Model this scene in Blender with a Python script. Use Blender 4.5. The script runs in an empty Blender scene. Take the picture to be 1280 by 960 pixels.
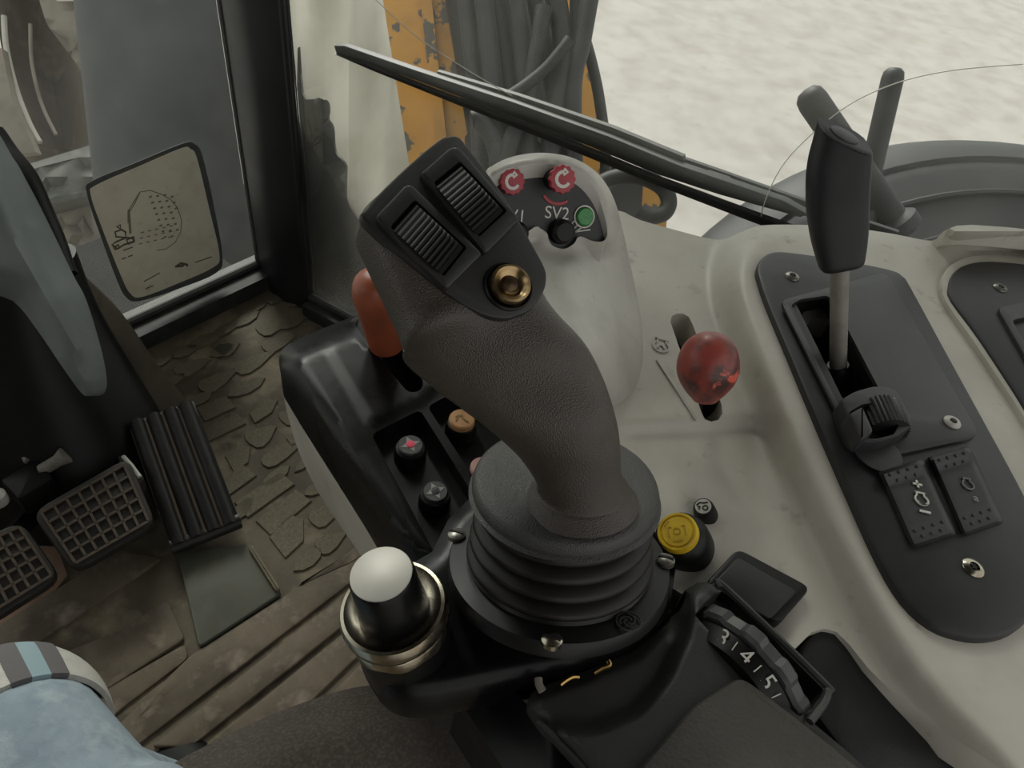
import bpy, bmesh, math, random
from mathutils import Vector, Matrix
from mathutils.geometry import tessellate_polygon, delaunay_2d_cdt
random.seed(7)
SC = bpy.context.scene
COL = SC.collection
V3 = Vector

# ---------------------------------------------------------------- camera
FPX = 890.0                       # focal length in pixels of the 1280x960 frame
CAM = V3((0, 0, 1.0))             # cab floor is z = 0, y is the camera's heading
_down = V3(((470 - 640) / FPX, -(1330 - 480) / FPX, -1)).normalized()
_up = -_down
_y = (V3((0, 0, -1)) - _up * _up.dot(V3((0, 0, -1)))).normalized()
_x = _y.cross(_up)
RW = Matrix((_x, _y, _up))        # camera vector -> world vector
cam_data = bpy.data.cameras.new('camera')
cam_data.sensor_fit = 'HORIZONTAL'
cam_data.sensor_width = 36.0
cam_data.lens = FPX / 1280 * 36.0
cam_data.clip_start = 0.01
cam = bpy.data.objects.new('camera', cam_data)
COL.objects.link(cam)
cam.matrix_world = Matrix.Translation(CAM) @ RW.to_4x4()
SC.camera = cam

# ---------------------------------------------------------------- sky, sun, exposure
world = bpy.data.worlds.new('sky')
SC.world = world
world.use_nodes = True
bg = world.node_tree.nodes['Background']
bg.inputs[0].default_value = (1.0, 0.99, 0.965, 1)
bg.inputs[1].default_value = 0.85
sun_data = bpy.data.lights.new('sun', 'SUN')
sun_data.energy = 4.6
sun_data.angle = math.radians(28)
sun_data.color = (1.0, 0.965, 0.91)
sun = bpy.data.objects.new('sun', sun_data)
COL.objects.link(sun)
sun.rotation_euler = V3((0.33, -0.70, -0.64)).to_track_quat('-Z', 'Y').to_euler()
SC.view_settings.view_transform = 'Standard'
SC.view_settings.look = 'None'
SC.view_settings.gamma = 1.0
SC.view_settings.use_curve_mapping = False
SC.view_settings.exposure = 0.10

# ---------------------------------------------------------------- helpers: points
def ray(px, py):
    return (RW @ V3(((px - 640) / FPX, -(py - 480) / FPX, -1.0)))
def P(px, py, z):                 # point of a horizontal level seen at this pixel
    d = ray(px, py)
    return CAM + d * ((z - CAM.z) / d.z)
def D(px, py, depth):
    return CAM + ray(px, py) * depth
def PL(px, py, o, n):
    d = ray(px, py)
    return CAM + d * ((o - CAM).dot(n) / d.dot(n))
VIEW = RW @ V3((0, 0, -1))
CR = RW @ V3((1, 0, 0))
CU = RW @ V3((0, 1, 0))

class Fr:                         # a plane with its own 2-D coordinates
    def __init__(s, o, n, ux=None):
        s.o = V3(o); s.n = V3(n).normalized()
        ux = V3(ux) if ux is not None else CR
        s.ux = (ux - s.n * ux.dot(s.n)).normalized()
        s.uy = s.n.cross(s.ux)
    @staticmethod
    def H(z): return Fr((0, 0, z), (0, 0, 1), (1, 0, 0))
    @staticmethod
    def T(a, b, c):
        n = (b - a).cross(c - a).normalized()
        if n.dot(CAM - a) < 0: n = -n
        return Fr(a, n)
    def px(s, x, y, h=0):
        p = PL(x, y, s.o + s.n * h, s.n) - s.o
        return (p.dot(s.ux), p.dot(s.uy))
    def pxs(s, pts, h=0): return [s.px(x, y, h) for x, y in pts]
    def w(s, u, v, h=0): return s.o + s.ux * u + s.uy * v + s.n * h
    def ppm(s, x, y):             # metres per pixel, roughly, on this plane
        return (PL(x, y, s.o, s.n) - CAM).dot(VIEW) / FPX
    def ax(s, po, pu):            # local (right, up) axes: up points from pixel po to pixel pu
        o = V3(s.px(*po)); d = (V3(s.px(*pu)) - o).normalized()
        r = V3((d.y, -d.x))
        return lambda a, b: tuple(o + r * a + d * b)

# ---------------------------------------------------------------- helpers: 2-D outlines
def rnd(pts, r, n=5):             # round the corners of a polygon
    out = []; N = len(pts)
    for i in range(N):
        p = V3((*pts[i], 0)); a = V3((*pts[i - 1], 0)); b = V3((*pts[(i + 1) % N], 0))
        rr = r[i] if isinstance(r, (list, tuple)) else r
        da = min(rr, (a - p).length * .48); db = min(rr, (b - p).length * .48)
        if rr <= 0: out.append((p.x, p.y)); continue
        A = p + (a - p).normalized() * da; B = p + (b - p).normalized() * db
        for k in range(n + 1):
            t = k / n
            q = A * (1 - t) ** 2 + p * 2 * t * (1 - t) + B * t * t
            out.append((q.x, q.y))
    return out
def crom(pts, n=6, closed=False):     # Catmull-Rom through tuples
    N = len(pts); out = []
    rng = range(N) if closed else range(N - 1)
    for i in rng:
        if closed: q = [pts[(i + k) % N] for k in (-1, 0, 1, 2)]
        else: q = [pts[max(0, i - 1)], pts[i], pts[i + 1], pts[min(N - 1, i + 2)]]
        for k in range(n):
            t = k / n
            out.append(tuple(.5 * ((2 * b) + (c - a) * t + (2 * a - 5 * b + 4 * c - d) * t * t + (3 * b - a - 3 * c + d) * t ** 3) for a, b, c, d in zip(*q)))
    if not closed: out.append(tuple(pts[-1]))
    return out
def area(p): return .5 * sum(p[i - 1][0] * p[i][1] - p[i][0] * p[i - 1][1] for i in range(len(p)))
def offs(p, d):                   # move an outline inwards by d
    s = 1 if area(p) > 0 else -1
    out = []; N = len(p)
    for i in range(N):
        a = V3(p[i - 1]); b = V3(p[i]); c = V3(p[(i + 1) % N])
        e1 = (b - a); e2 = (c - b)
        if e1.length < 1e-9 or e2.length < 1e-9: out.append(tuple(b)); continue
        e1.normalize(); e2.normalize()
        n1 = V3((-e1.y, e1.x)) * s; n2 = V3((-e2.y, e2.x)) * s
        m = n1 + n2
        if m.length < 1e-6: out.append(tuple(b)); continue
        m.normalize(); k = d / max(.45, m.dot(n1))
        out.append(tuple(b + m * k))
    return out
def circ(n, r, c=(0, 0), ph=0): return [(c[0] + r * math.cos(ph + 2 * math.pi * k / n), c[1] + r * math.sin(ph + 2 * math.pi * k / n)) for k in range(n)]
def inside(p, poly):
    x, y = p; c = False; j = len(poly) - 1
    for i in range(len(poly)):
        xi, yi = poly[i]; xj, yj = poly[j]
        if (yi > y) != (yj > y) and x < (xj - xi) * (y - yi) / (yj - yi) + xi: c = not c
        j = i
    return c
def sd(p, poly):                  # signed distance, positive inside
    x, y = p; best = 1e9
    for i in range(len(poly)):
        ax, ay = poly[i - 1]; bx, by = poly[i]
        dx, dy = bx - ax, by - ay
        t = max(0, min(1, ((x - ax) * dx + (y - ay) * dy) / (dx * dx + dy * dy + 1e-12)))
        best = min(best, math.hypot(x - ax - t * dx, y - ay - t * dy))
    return best if inside(p, poly) else -best
def ss(a, b, x):
    t = max(0, min(1, (x - a) / (b - a))); return t * t * (3 - 2 * t)

# ---------------------------------------------------------------- helpers: objects
LOC = {}
def thing(name, label, cat, loc, group=None):
    o = bpy.data.objects.new(name, None); COL.objects.link(o)
    o.empty_display_size = .02
    o.location = loc; LOC[o.name] = V3(loc)
    o['label'] = label; o['category'] = cat
    if group: o['group'] = group
    return o
def tag(o, label, cat, group=None):
    o['label'] = label; o['category'] = cat
    if group: o['group'] = group
    return o
def struct(o): o['kind'] = 'structure'; return o
def stuff(o): o['kind'] = 'stuff'; return o
def lab(o, t): o['label'] = t; return o
def mk(name, V, F, mat, parent=None, sm=38, recalc=True):
    c = V3((0, 0, 0))
    for v in V: c += v
    c /= len(V)
    me = bpy.data.meshes.new(name)
    me.from_pydata([tuple(v - c) for v in V], [], F)
    if recalc:
        bm = bmesh.new(); bm.from_mesh(me)
        bmesh.ops.remove_doubles(bm, verts=bm.verts, dist=1e-6)
        bmesh.ops.recalc_face_normals(bm, faces=bm.faces)
        bm.to_mesh(me); bm.free()
    me.polygons.foreach_set('use_smooth', [True] * len(me.polygons))
    me.set_sharp_from_angle(angle=math.radians(sm))
    me.materials.append(mat)
    o = bpy.data.objects.new(name, me); COL.objects.link(o)
    if parent: o.parent = parent; o.location = c - LOC[parent.name]
    else: o.location = c
    LOC[o.name] = c
    return o
def join(*vf):                    # several (V, F) into one
    V = []; F = []
    for v, f in vf:
        k = len(V); V += v; F += [tuple(i + k for i in q) for q in f]
    return V, F
def rings(R, cap0=True, cap1=True, closed=True):
    n = len(R[0]); V = [p for r in R for p in r]; F = []
    for i in range(len(R) - 1):
        for k in range(n if closed else n - 1):
            a = i * n + k; b = i * n + (k + 1) % n
            F.append((a, b, b + n, a + n))
    if cap0: F.append(tuple(range(n - 1, -1, -1)))
    if cap1: F.append(tuple(range((len(R) - 1) * n, len(R) * n)))
    return V, F
def g_lathe(p0, axis, prof, seg=32, ux=None):
    f = Fr(p0, axis, ux)
    R = [[f.w(r * math.cos(2 * math.pi * k / seg), r * math.sin(2 * math.pi * k / seg), h) for k in range(seg)] for r, h in [(max(r, 1e-5), h) for r, h in prof]]
    return rings(R)
def g_tube(pts, r, seg=10, cap=True):
    R = []; N = len(pts); up = None
    for i in range(N):
        t = (pts[min(N - 1, i + 1)] - pts[max(0, i - 1)]).normalized()
        if up is None: up = t.orthogonal().normalized()
        up = (up - t * up.dot(t)).normalized(); s = t.cross(up)
        rr = r[i] if isinstance(r, (list, tuple)) else r
        R.append([pts[i] + up * (rr * math.cos(2 * math.pi * k / seg)) + s * (rr * math.sin(2 * math.pi * k / seg)) for k in range(seg)])
    return rings(R, cap, cap)
def g_prism(fr, out, h0, h1, b=0, holes=(), hole_depth=None):
    # outline extruded from h0 to h1 along the plane's normal, top edge rounded by b
    n = len(out); R = []
    lv = [(0, h0), (0, h1 - b)] + ([(b * .3, h1 - b * .3), (b, h1)] if b > 0 else [])
    if b <= 0: lv = [(0, h0), (0, h1)]
    loops = [offs(out, d) if d else list(out) for d, h in lv]
    V = []; F = []
    for (d, h), lp in zip(lv, loops): V += [fr.w(u, v, h) for u, v in lp]
    for i in range(len(lv) - 1):
        for k in range(n):
            a = i * n + k; c = i * n + (k + 1) % n; F.append((a, c, c + n, a + n))
    top0 = (len(lv) - 1) * n
    hl = [list(h) for h in holes]
    def cap(base, outline, h):
        idx = list(range(base, base + n)); polys = [[V3((u, v, 0)) for u, v in outline]]
        for q in hl:
            k = len(V); V.extend(fr.w(u, v, h) for u, v in q)
            idx += range(k, k + len(q)); polys.append([V3((u, v, 0)) for u, v in q])
        if not hl: F.append(tuple(idx))
        else:
            for t in tessellate_polygon(polys): F.append(tuple(idx[i] for i in t))
        return idx
    it = cap(top0, loops[-1], h1); ib = cap(0, loops[0], h0)
    k = n
    for q in hl:
        m = len(q)
        for j in range(m):
            F.append((it[k + j], it[k + (j + 1) % m], ib[k + (j + 1) % m], ib[k + j]))
        k += m
    return V, F
def prism(name, fr, out, h0, h1, mat, parent=None, b=0, holes=(), sm=38):
    return mk(name, *g_prism(fr, out, h0, h1, b, holes), mat, parent, sm)
def g_surf(out, fn, step, skirt=None, holes=(), hole_d=.02, bottom=True):
    # outline given in the 1280x960 frame; fn turns each of its points into a real place (levels, bulges); skirt closes it below
    pts = []; edges = []
    for lp in [out] + [list(h) for h in holes]:
        k = len(pts); m = len(lp); pts += lp
        edges += [(k + i, k + (i + 1) % m) for i in range(m)]
    x0 = min(p[0] for p in out); x1 = max(p[0] for p in out); y0 = min(p[1] for p in out); y1 = max(p[1] for p in out)
    j = 0; y = y0 + step * .5
    while y < y1:
        x = x0 + (step * .5 if j % 2 else 0)
        while x < x1:
            p = (x, y)
            if sd(p, out) > step * .45 and all(sd(p, h) < -step * .45 for h in holes): pts.append(p)
            x += step
        y += step * .87; j += 1
    r = delaunay_2d_cdt([V3(p) for p in pts], edges, [], 0, 1e-4)
    vs = [(v.x, v.y) for v in r[0]]
    F = []
    for t in r[2]:
        c = (sum(vs[i][0] for i in t) / len(t), sum(vs[i][1] for i in t) / len(t))
        if inside(c, out) and not any(inside(c, h) for h in holes): F.append(tuple(t))
    V = [fn(x, y) for x, y in vs]
    key = {(round(x, 2), round(y, 2)): i for i, (x, y) in enumerate(vs)}
    def wall(lp, dv):
        ids = [key.get((round(x, 2), round(y, 2))) for x, y in lp]
        if None in ids:
            ids = [min(range(len(vs)), key=lambda i: (vs[i][0] - x) ** 2 + (vs[i][1] - y) ** 2) for x, y in lp]
        b = len(V); V.extend(V[i] + (dv if isinstance(dv, V3) else dv(V[i])) for i in ids)
        m = len(lp)
        for i in range(m): F.append((ids[i], ids[(i + 1) % m], b + (i + 1) % m, b + i))
        return list(range(b, b + m))
    if skirt is not None:
        w_ = wall(out, skirt)
        if bottom: F.append(tuple(w_))
    for h in holes: wall(list(h), V3((0, 0, -hole_d)))
    return V, F
def quad(q, u, v):                # bilinear point in a pixel quad q = TL, TR, BR, BL
    return tuple((1 - u) * (1 - v) * q[0][i] + u * (1 - v) * q[1][i] + u * v * q[2][i] + (1 - u) * v * q[3][i] for i in (0, 1))
def g_patch(q, fn, nu, nv, base):
    # grid over a quad; fn(u, v) -> world point; base(u, v) -> world point under the rim
    V = []; F = []
    for j in range(nv + 1):
        for i in range(nu + 1): V.append(fn(i / nu, j / nv))
    for j in range(nv):
        for i in range(nu):
            a = j * (nu + 1) + i; F.append((a, a + 1, a + nu + 2, a + nu + 1))
    rim = [(i, 0) for i in range(nu)] + [(nu, j) for j in range(nv)] + [(i, nv) for i in range(nu, 0, -1)] + [(0, j) for j in range(nv, 0, -1)]
    b = len(V); m = len(rim)
    V += [base(i / nu, j / nv) for i, j in rim]
    ids = [j * (nu + 1) + i for i, j in rim]
    for k in range(m): F.append((ids[k], ids[(k + 1) % m], b + (k + 1) % m, b + k))
    F.append(tuple(range(b, b + m)))
    return V, F
def g_sec(secs, n=28, per=6, e=2.6):      # loft of super-ellipse sections (centre, half width vector, half depth vector, exponent)
    flat = [tuple(c) + tuple(w) + tuple(d) + (ex,) for c, w, d, ex in secs]
    R = []
    for s in crom(flat, per):
        c = V3(s[0:3]); w = V3(s[3:6]); d = V3(s[6:9]); ex = 2.0 / max(1.2, s[9])
        r = []
        for k in range(n):
            a = 2 * math.pi * k / n; ca, sa = math.cos(a), math.sin(a)
            r.append(c + w * (math.copysign(abs(ca) ** ex, ca)) + d * (math.copysign(abs(sa) ** ex, sa)))
        R.append(r)
    return rings(R)
def text(name, s, fr, at, size, mat, parent, h=.0002, th=.0003):
    cu = bpy.data.curves.new(name, 'FONT'); cu.body = s; cu.size = size; cu.align_x = 'CENTER'; cu.align_y = 'CENTER'
    t = bpy.data.objects.new(name, cu); COL.objects.link(t)
    bpy.context.view_layer.update()
    me = bpy.data.meshes.new_from_object(t.evaluated_get(bpy.context.evaluated_depsgraph_get()))
    vs = [v.co.copy() for v in me.vertices]; fs = [tuple(p.vertices) for p in me.polygons]
    bpy.data.objects.remove(t); bpy.data.curves.remove(cu); bpy.data.meshes.remove(me)
    V = [fr.w(*at(v.x, v.y), h) for v in vs]
    return mk(name, V, fs, mat, parent, recalc=False)
def stroke(fr, at, pts, w, h, closed=False):      # a flat raised line through 2-D points
    P2 = [V3(at(*p)) for p in pts]
    if closed: P2.append(P2[0])
    V = []; F = []
    for i in range(len(P2)):
        if closed and i in (0, len(P2) - 1): a, c = P2[-2], P2[1]
        else: a, c = P2[max(0, i - 1)], P2[min(len(P2) - 1, i + 1)]
        d = (c - a).normalized(); nrm = V3((-d.y, d.x)) * (w / 2)
        for hh in (h, -.0003):
            V += [fr.w(*(P2[i] + nrm), hh), fr.w(*(P2[i] - nrm), hh)]
    for i in range(len(P2) - 1):
        a = 4 * i; b = a + 4
        F += [(a, a + 1, b + 1, b), (a, b, b + 2, a + 2), (a + 1, a + 3, b + 3, b + 1)]
    return V, F
def engine(k):                    # engine outline symbol, unit-size points times k
    p = [(.75 * math.cos(a), .75 * math.sin(a)) for a in [math.radians(125 + i * 290 / 22) for i in range(23)]]
    p = p + [(.43, .95), (.62, 1.05), (-.62, 1.05), (-.43, .95)]
    return [(x * k, y * k) for x, y in p]
def star(k, n=4):
    out = []
    for i in range(2 * n):
        a = math.pi * i / n; r = k if i % 2 == 0 else k * .45
        out.append((r * math.cos(a), r * math.sin(a)))
    return out

# ---------------------------------------------------------------- materials
def S(c):
    if isinstance(c, str): c = tuple(int(c[i:i + 2], 16) for i in (1, 3, 5))
    return tuple((x / 255 / 12.92) if x / 255 <= .04045 else ((x / 255 + .055) / 1.055) ** 2.4 for x in c) + (1,)
def mat(name, c, rough=.5, metal=0, c2=None, nscale=30, nlo=.45, nhi=.7, detail=6, bump=0, bscale=300, spec=.5, voro=False, coat=0, rvar=0, c3=None, n3=8, lo3=.5, hi3=.75):
    m = bpy.data.materials.new(name); m.use_nodes = True
    nt = m.node_tree; N = nt.nodes; L = nt.links; b = N['Principled BSDF']
    b.inputs['Base Color'].default_value = S(c); b.inputs['Roughness'].default_value = rough
    b.inputs['Metallic'].default_value = metal; b.inputs['Specular IOR Level'].default_value = spec
    b.inputs['Coat Weight'].default_value = coat
    tc = N.new('ShaderNodeTexCoord')
    def noise(scale, lo, hi, det=detail):
        n = N.new('ShaderNodeTexNoise'); n.inputs['Scale'].default_value = scale; n.inputs['Detail'].default_value = det; n.inputs['Roughness'].default_value = .6
        L.new(tc.outputs['Object'], n.inputs['Vector'])
        r = N.new('ShaderNodeMapRange'); r.inputs['From Min'].default_value = lo; r.inputs['From Max'].default_value = hi
        L.new(n.outputs['Fac'], r.inputs['Value']); return r.outputs['Result']
    src = None
    for cc, sc, lo, hi in ((c2, nscale, nlo, nhi), (c3, n3, lo3, hi3)):
        if cc is None: continue
        f = noise(sc, lo, hi)
        mx = N.new('ShaderNodeMix'); mx.data_type = 'RGBA'
        L.new(f, mx.inputs['Factor'])
        if src is None: mx.inputs['A'].default_value = S(c)
        else: L.new(src, mx.inputs['A'])
        mx.inputs['B'].default_value = S(cc); src = mx.outputs['Result']
    if src: L.new(src, b.inputs['Base Color'])
    if rvar:
        f = noise(nscale * 1.7, .3, .7)
        r = N.new('ShaderNodeMapRange'); r.inputs['To Min'].default_value = rough - rvar; r.inputs['To Max'].default_value = rough + rvar
        L.new(f, r.inputs['Value']); L.new(r.outputs['Result'], b.inputs['Roughness'])
    if bump:
        if voro:
            t = N.new('ShaderNodeTexVoronoi'); t.inputs['Scale'].default_value = bscale; o = t.outputs['Distance']
        else:
            t = N.new('ShaderNodeTexNoise'); t.inputs['Scale'].default_value = bscale; t.inputs['Detail'].default_value = 4; o = t.outputs['Fac']
        L.new(tc.outputs['Object'], t.inputs['Vector'])
        bp = N.new('ShaderNodeBump'); bp.inputs['Strength'].default_value = bump; bp.inputs['Distance'].default_value = .001
        L.new(o, bp.inputs['Height']); L.new(bp.outputs['Normal'], b.inputs['Normal'])
    return m
def glass(name, haze, hscale, c='#b9b6ae', streak=(1, 1, 1)):     # dusty window pane: clear, glossy and a film of dirt
    m = bpy.data.materials.new(name); m.use_nodes = True
    nt = m.node_tree; N = nt.nodes; L = nt.links; N.remove(N['Principled BSDF']); out = N['Material Output']
    tr = N.new('ShaderNodeBsdfTransparent'); tr.inputs[0].default_value = (.95, .97, .95, 1)
    gl = N.new('ShaderNodeBsdfGlossy'); gl.inputs['Roughness'].default_value = .03
    fr = N.new('ShaderNodeFresnel'); fr.inputs['IOR'].default_value = 1.3
    m1 = N.new('ShaderNodeMixShader'); L.new(fr.outputs[0], m1.inputs[0]); L.new(tr.outputs[0], m1.inputs[1]); L.new(gl.outputs[0], m1.inputs[2])
    df = N.new('ShaderNodeBsdfDiffuse'); df.inputs[0].default_value = S(c)
    tl = N.new('ShaderNodeBsdfTranslucent'); tl.inputs[0].default_value = S(c)
    m2 = N.new('ShaderNodeMixShader'); m2.inputs[0].default_value = .5; L.new(df.outputs[0], m2.inputs[1]); L.new(tl.outputs[0], m2.inputs[2])
    tc = N.new('ShaderNodeTexCoord'); mp = N.new('ShaderNodeMapping'); mp.inputs['Scale'].default_value = streak
    L.new(tc.outputs['Object'], mp.inputs[0])
    n = N.new('ShaderNodeTexNoise'); n.inputs['Scale'].default_value = hscale; n.inputs['Detail'].default_value = 10; n.inputs['Roughness'].default_value = .68
    L.new(mp.outputs[0], n.inputs['Vector'])
    r = N.new('ShaderNodeMapRange'); r.inputs['From Min'].default_value = .3; r.inputs['From Max'].default_value = .75
    r.inputs['To Min'].default_value = haze[0]; r.inputs['To Max'].default_value = haze[1]
    L.new(n.outputs['Fac'], r.inputs['Value'])
    m3 = N.new('ShaderNodeMixShader'); L.new(r.outputs[0], m3.inputs[0]); L.new(m1.outputs[0], m3.inputs[1]); L.new(m2.outputs[0], m3.inputs[2])
    L.new(m3.outputs[0], out.inputs['Surface'])
    return m

M = dict(
    deck=mat('warm grey moulded plastic', '#c4c0b4', .42, c2='#aea99d', nscale=9, nlo=.42, nhi=.72, c3='#7d776c', n3=45, lo3=.62, hi3=.85, bump=.08, bscale=900),
    pod=mat('worn light grey plastic', '#b9b7ad', .38, c2='#a7a59c', nscale=22, c3='#7b7871', n3=80, lo3=.64, hi3=.8, bump=.08, bscale=700),
    panel=mat('black panel plastic', '#222323', .42, c2='#2b2b2b', spec=.45, nscale=25, bump=.15, bscale=1200),
    panel2=mat('charcoal plate plastic', '#2c2d2d', .42, spec=.5, c2='#343534', nscale=20, bump=.2, bscale=1400),
    gloss=mat('black gloss plastic', '#0c0d0d', .3, spec=.2, c2='#121313', nscale=20, rvar=.06),
    black=mat('black plastic', '#0c0c0c', .42, spec=.3, c2='#121211', nscale=30),
    deep=mat('unlit black', '#0c0c0c', .7),
    grip=mat('grained grip rubber', '#332d26', .42, c2='#433b31', nscale=18, nlo=.4, nhi=.75, bump=.35, bscale=1500, voro=True, spec=.6),
    disc=mat('grained skirt rubber', '#31312f', .4, c2='#3e3c38', nscale=22, bump=.4, bscale=1500, voro=True, spec=.55),
    face=mat('face plate plastic', '#1e1e1d', .42, c2='#282725', nscale=25, bump=.1, bscale=1200),
    roller=mat('ribbed roller plastic', '#121313', .5, spec=.3),
    boot=mat('bellows rubber', '#171513', .45, spec=.35, c2='#252019', nscale=16, rvar=.08),
    flange=mat('flange plastic', '#111111', .4, spec=.35, c2='#191917', nscale=25),
    bronze=mat('worn bronze button', '#b39a72', .28, metal=1, c2='#4c3f30', nscale=60, nlo=.4, nhi=.75),
    bronze_dark=mat('dark bronze', '#4f4031', .35, metal=.8, c2='#7d6a50', nscale=90),
    chrome=mat('dull chrome', '#b9b3a2', .22, metal=1, c2='#7f745f', nscale=35, rvar=.08),
    silver=mat('silver cap', '#bdbbb2', .5, metal=.2, c2='#aeaca4', nscale=15),
    steel=mat('grey steel', '#7c7970', .5, metal=0, c2='#69655c', nscale=60),
    screw=mat('screw steel', '#8e8c84', .35, metal=.8, c2='#5d5a52', nscale=140),
    brass=mat('brass', '#b5945a', .3, metal=1),
    orange=mat('orange knob plastic', '#964f33', .42, c2='#74402c', nscale=40, nlo=.45, nhi=.8, c3='#6a4a38', n3=25, lo3=.6, hi3=.75),
    orange_cap=mat('tan button', '#b98a58', .5, c2='#a0764c', nscale=120),
    pink=mat('pink button', '#b88f86', .5),
    ball=mat('worn red ball', '#97433a', .38, c2='#4a2e2a', nscale=30, nlo=.46, nhi=.6, c3='#d8604c', n3=42, lo3=.58, hi3=.62),
    redcap=mat('red knob', '#a8323c', .4, c2='#8c2a33', nscale=90),
    redlit=mat('red indicator', '#e0345c', .4),
    green=mat('green lamp', '#3f8f4a', .35, c2='#2f6f3c', nscale=250),
    white=mat('white print', '#d8d6cc', .6),
    greyprint=mat('grey print', '#8e8d86', .6),
    faint=mat('faint print', '#757570', .6),
    yellow=mat('yellow button', '#d6b322', .4, c2='#b9971c', nscale=60),
    yellow_d=mat('yellow relief', '#a98a16', .5),
    handle=mat('lever handle plastic', '#1c1d1e', .48, spec=.35, c2='#242525', nscale=20, bump=.2, bscale=1000),
    arm=mat('armrest plastic', '#323231', .45, spec=.4, c2='#3a3937', nscale=14, bump=.2, bscale=900),
    pad=mat('armrest vinyl', '#413f3a', .6, spec=.35, c2='#4c4942', nscale=18, bump=1.0, bscale=480),
    wheel=mat('thumb wheel plastic', '#434444', .4),
    fabric=mat('seat fabric', '#3c3731', .9, c2='#554e46', nscale=380, nlo=.45, nhi=.7, bump=.7, bscale=900, c3='#4b463e', n3=9),
    jeans=mat('pale denim', '#8d9ba5', .9, c2='#74838f', nscale=28, c3='#a3afb4', n3=60, bump=.5, bscale=1300),
    cuff=mat('pale rib knit', '#b5b4ad', .9, c2='#a3a39e', nscale=60, bump=.6, bscale=700),
    stripe=mat('dark stripe cloth', '#5b595a', .9),
    stripe_b=mat('blue grey stripe cloth', '#8499a0', .9),
    mat_=mat('dirty floor rubber', '#6a6150', .75, c2='#4b4336', nscale=7, nlo=.38, nhi=.62, c3='#948770', n3=12, lo3=.5, hi3=.72, bump=.5, bscale=120),
    lug=mat('dirty lug rubber', '#665e4c', .7, c2='#4d4638', nscale=12, c3='#85795f', n3=25, bump=.4, bscale=150),
    strip=mat('worn mat strip', '#6d6252', .75, c2='#50473b', nscale=9, nlo=.4, nhi=.62, c3='#97897a', n3=16, lo3=.52, hi3=.72, bump=.4, bscale=140),
    plate=mat('grey green rubber plate', '#5a5b50', .7, c2='#484940', nscale=15, c3='#5e5a4c', n3=30),
    pedal=mat('black pedal rubber', '#211f1b', .6, c2='#332e27', nscale=40, c3='#4a4236', n3=70, lo3=.6, hi3=.8),
    pedalrib=mat('worn pedal rib', '#51473b', .7, c2='#40382f', nscale=50),
    accel=mat('black ribbed rubber', '#1c1b19', .5, c2='#2a2723', nscale=40),
    column=mat('blue grey column plastic', '#6f7675', .5, c2='#616866', nscale=12),
    boot2=mat('dusty brown boot', '#5e574b', .85, c2='#6f6656', nscale=10, c3='#4a443a', n3=25),
    pillar=mat('black pillar trim', '#191b1d', .42, c2='#24272a', nscale=6, rvar=.08),
    gasket=mat('window gasket', '#3a3b3a', .55, c2='#4a4943', nscale=20),
    sill=mat('dark sill', '#2d2e2c', .6, c2='#45433d', nscale=25),
    wiper=mat('wiper black', '#181c1b', .5, c2='#242a28', nscale=40),
    snow=mat('pale dusty ground', '#a9a6a1', .95, c2='#98938d', nscale=5, nlo=.4, nhi=.7, c3='#857c73', n3=14, lo3=.62, hi3=.85, bump=.6, bscale=30),
    tarp=mat('white tarpaulin', '#d6d2c4', .7, c2='#c3beae', nscale=3, bump=.6, bscale=14),
    yellowpaint=mat('chipped yellow paint', '#cf9432', .5, c2='#b67f2a', nscale=9, c3='#5a5248', n3=11, lo3=.56, hi3=.585),
    hose=mat('dusty hose rubber', '#1c1d1e', .6, c2='#2b2d2d', nscale=12),
    fender=mat('black mudguard', '#141618', .6, c2='#1c1e20', nscale=8, c3='#2a2c2e', n3=40, lo3=.6, hi3=.85),
    dark=mat('dark cover plate', '#1b1c1b', .8, spec=.2, c2='#262523', nscale=9),
    dirt=mat('brown soil', '#4a4035', .95, c2='#3a3128', nscale=6, c3='#675b4e', n3=14, bump=.8, bscale=20),
    pale=mat('pale rubble', '#8a8378', .9, c2='#6d665c', nscale=8, bump=.6, bscale=25),
    drum=mat('blue grey steel', '#3a3d3f', .6, c2='#2b2e30', nscale=5, c3='#4b4e4e', n3=15, lo3=.55, hi3=.85),
    film=mat('dusty grey rubber sheet', '#63645f', .7, c2='#4b4d4b', nscale=8, c3='#7a7a72', n3=20),
    paper=mat('yellowed sticker', '#f2ecd6', .6, c2='#e6dec6', nscale=20, c3='#cfc6ac', n3=60, lo3=.6, hi3=.8),
    border=mat('grey sticker border', '#5d615f', .5, c2='#50534f', nscale=40),
    ink=mat('faded ink', '#6d6656', .8),
    ink2=mat('pale faded ink', '#938b76', .8),
    glassR=glass('dusty side glass', (.015, .10), 5, '#c4c4bc', (1, 1, .6)),
    glassF=glass('dusty front glass', (.02, .11), 6, '#9a9c98'),
    leaf=mat('dry scrap', '#9c9078', .9, c2='#7a6d57', nscale=80),
)
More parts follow.
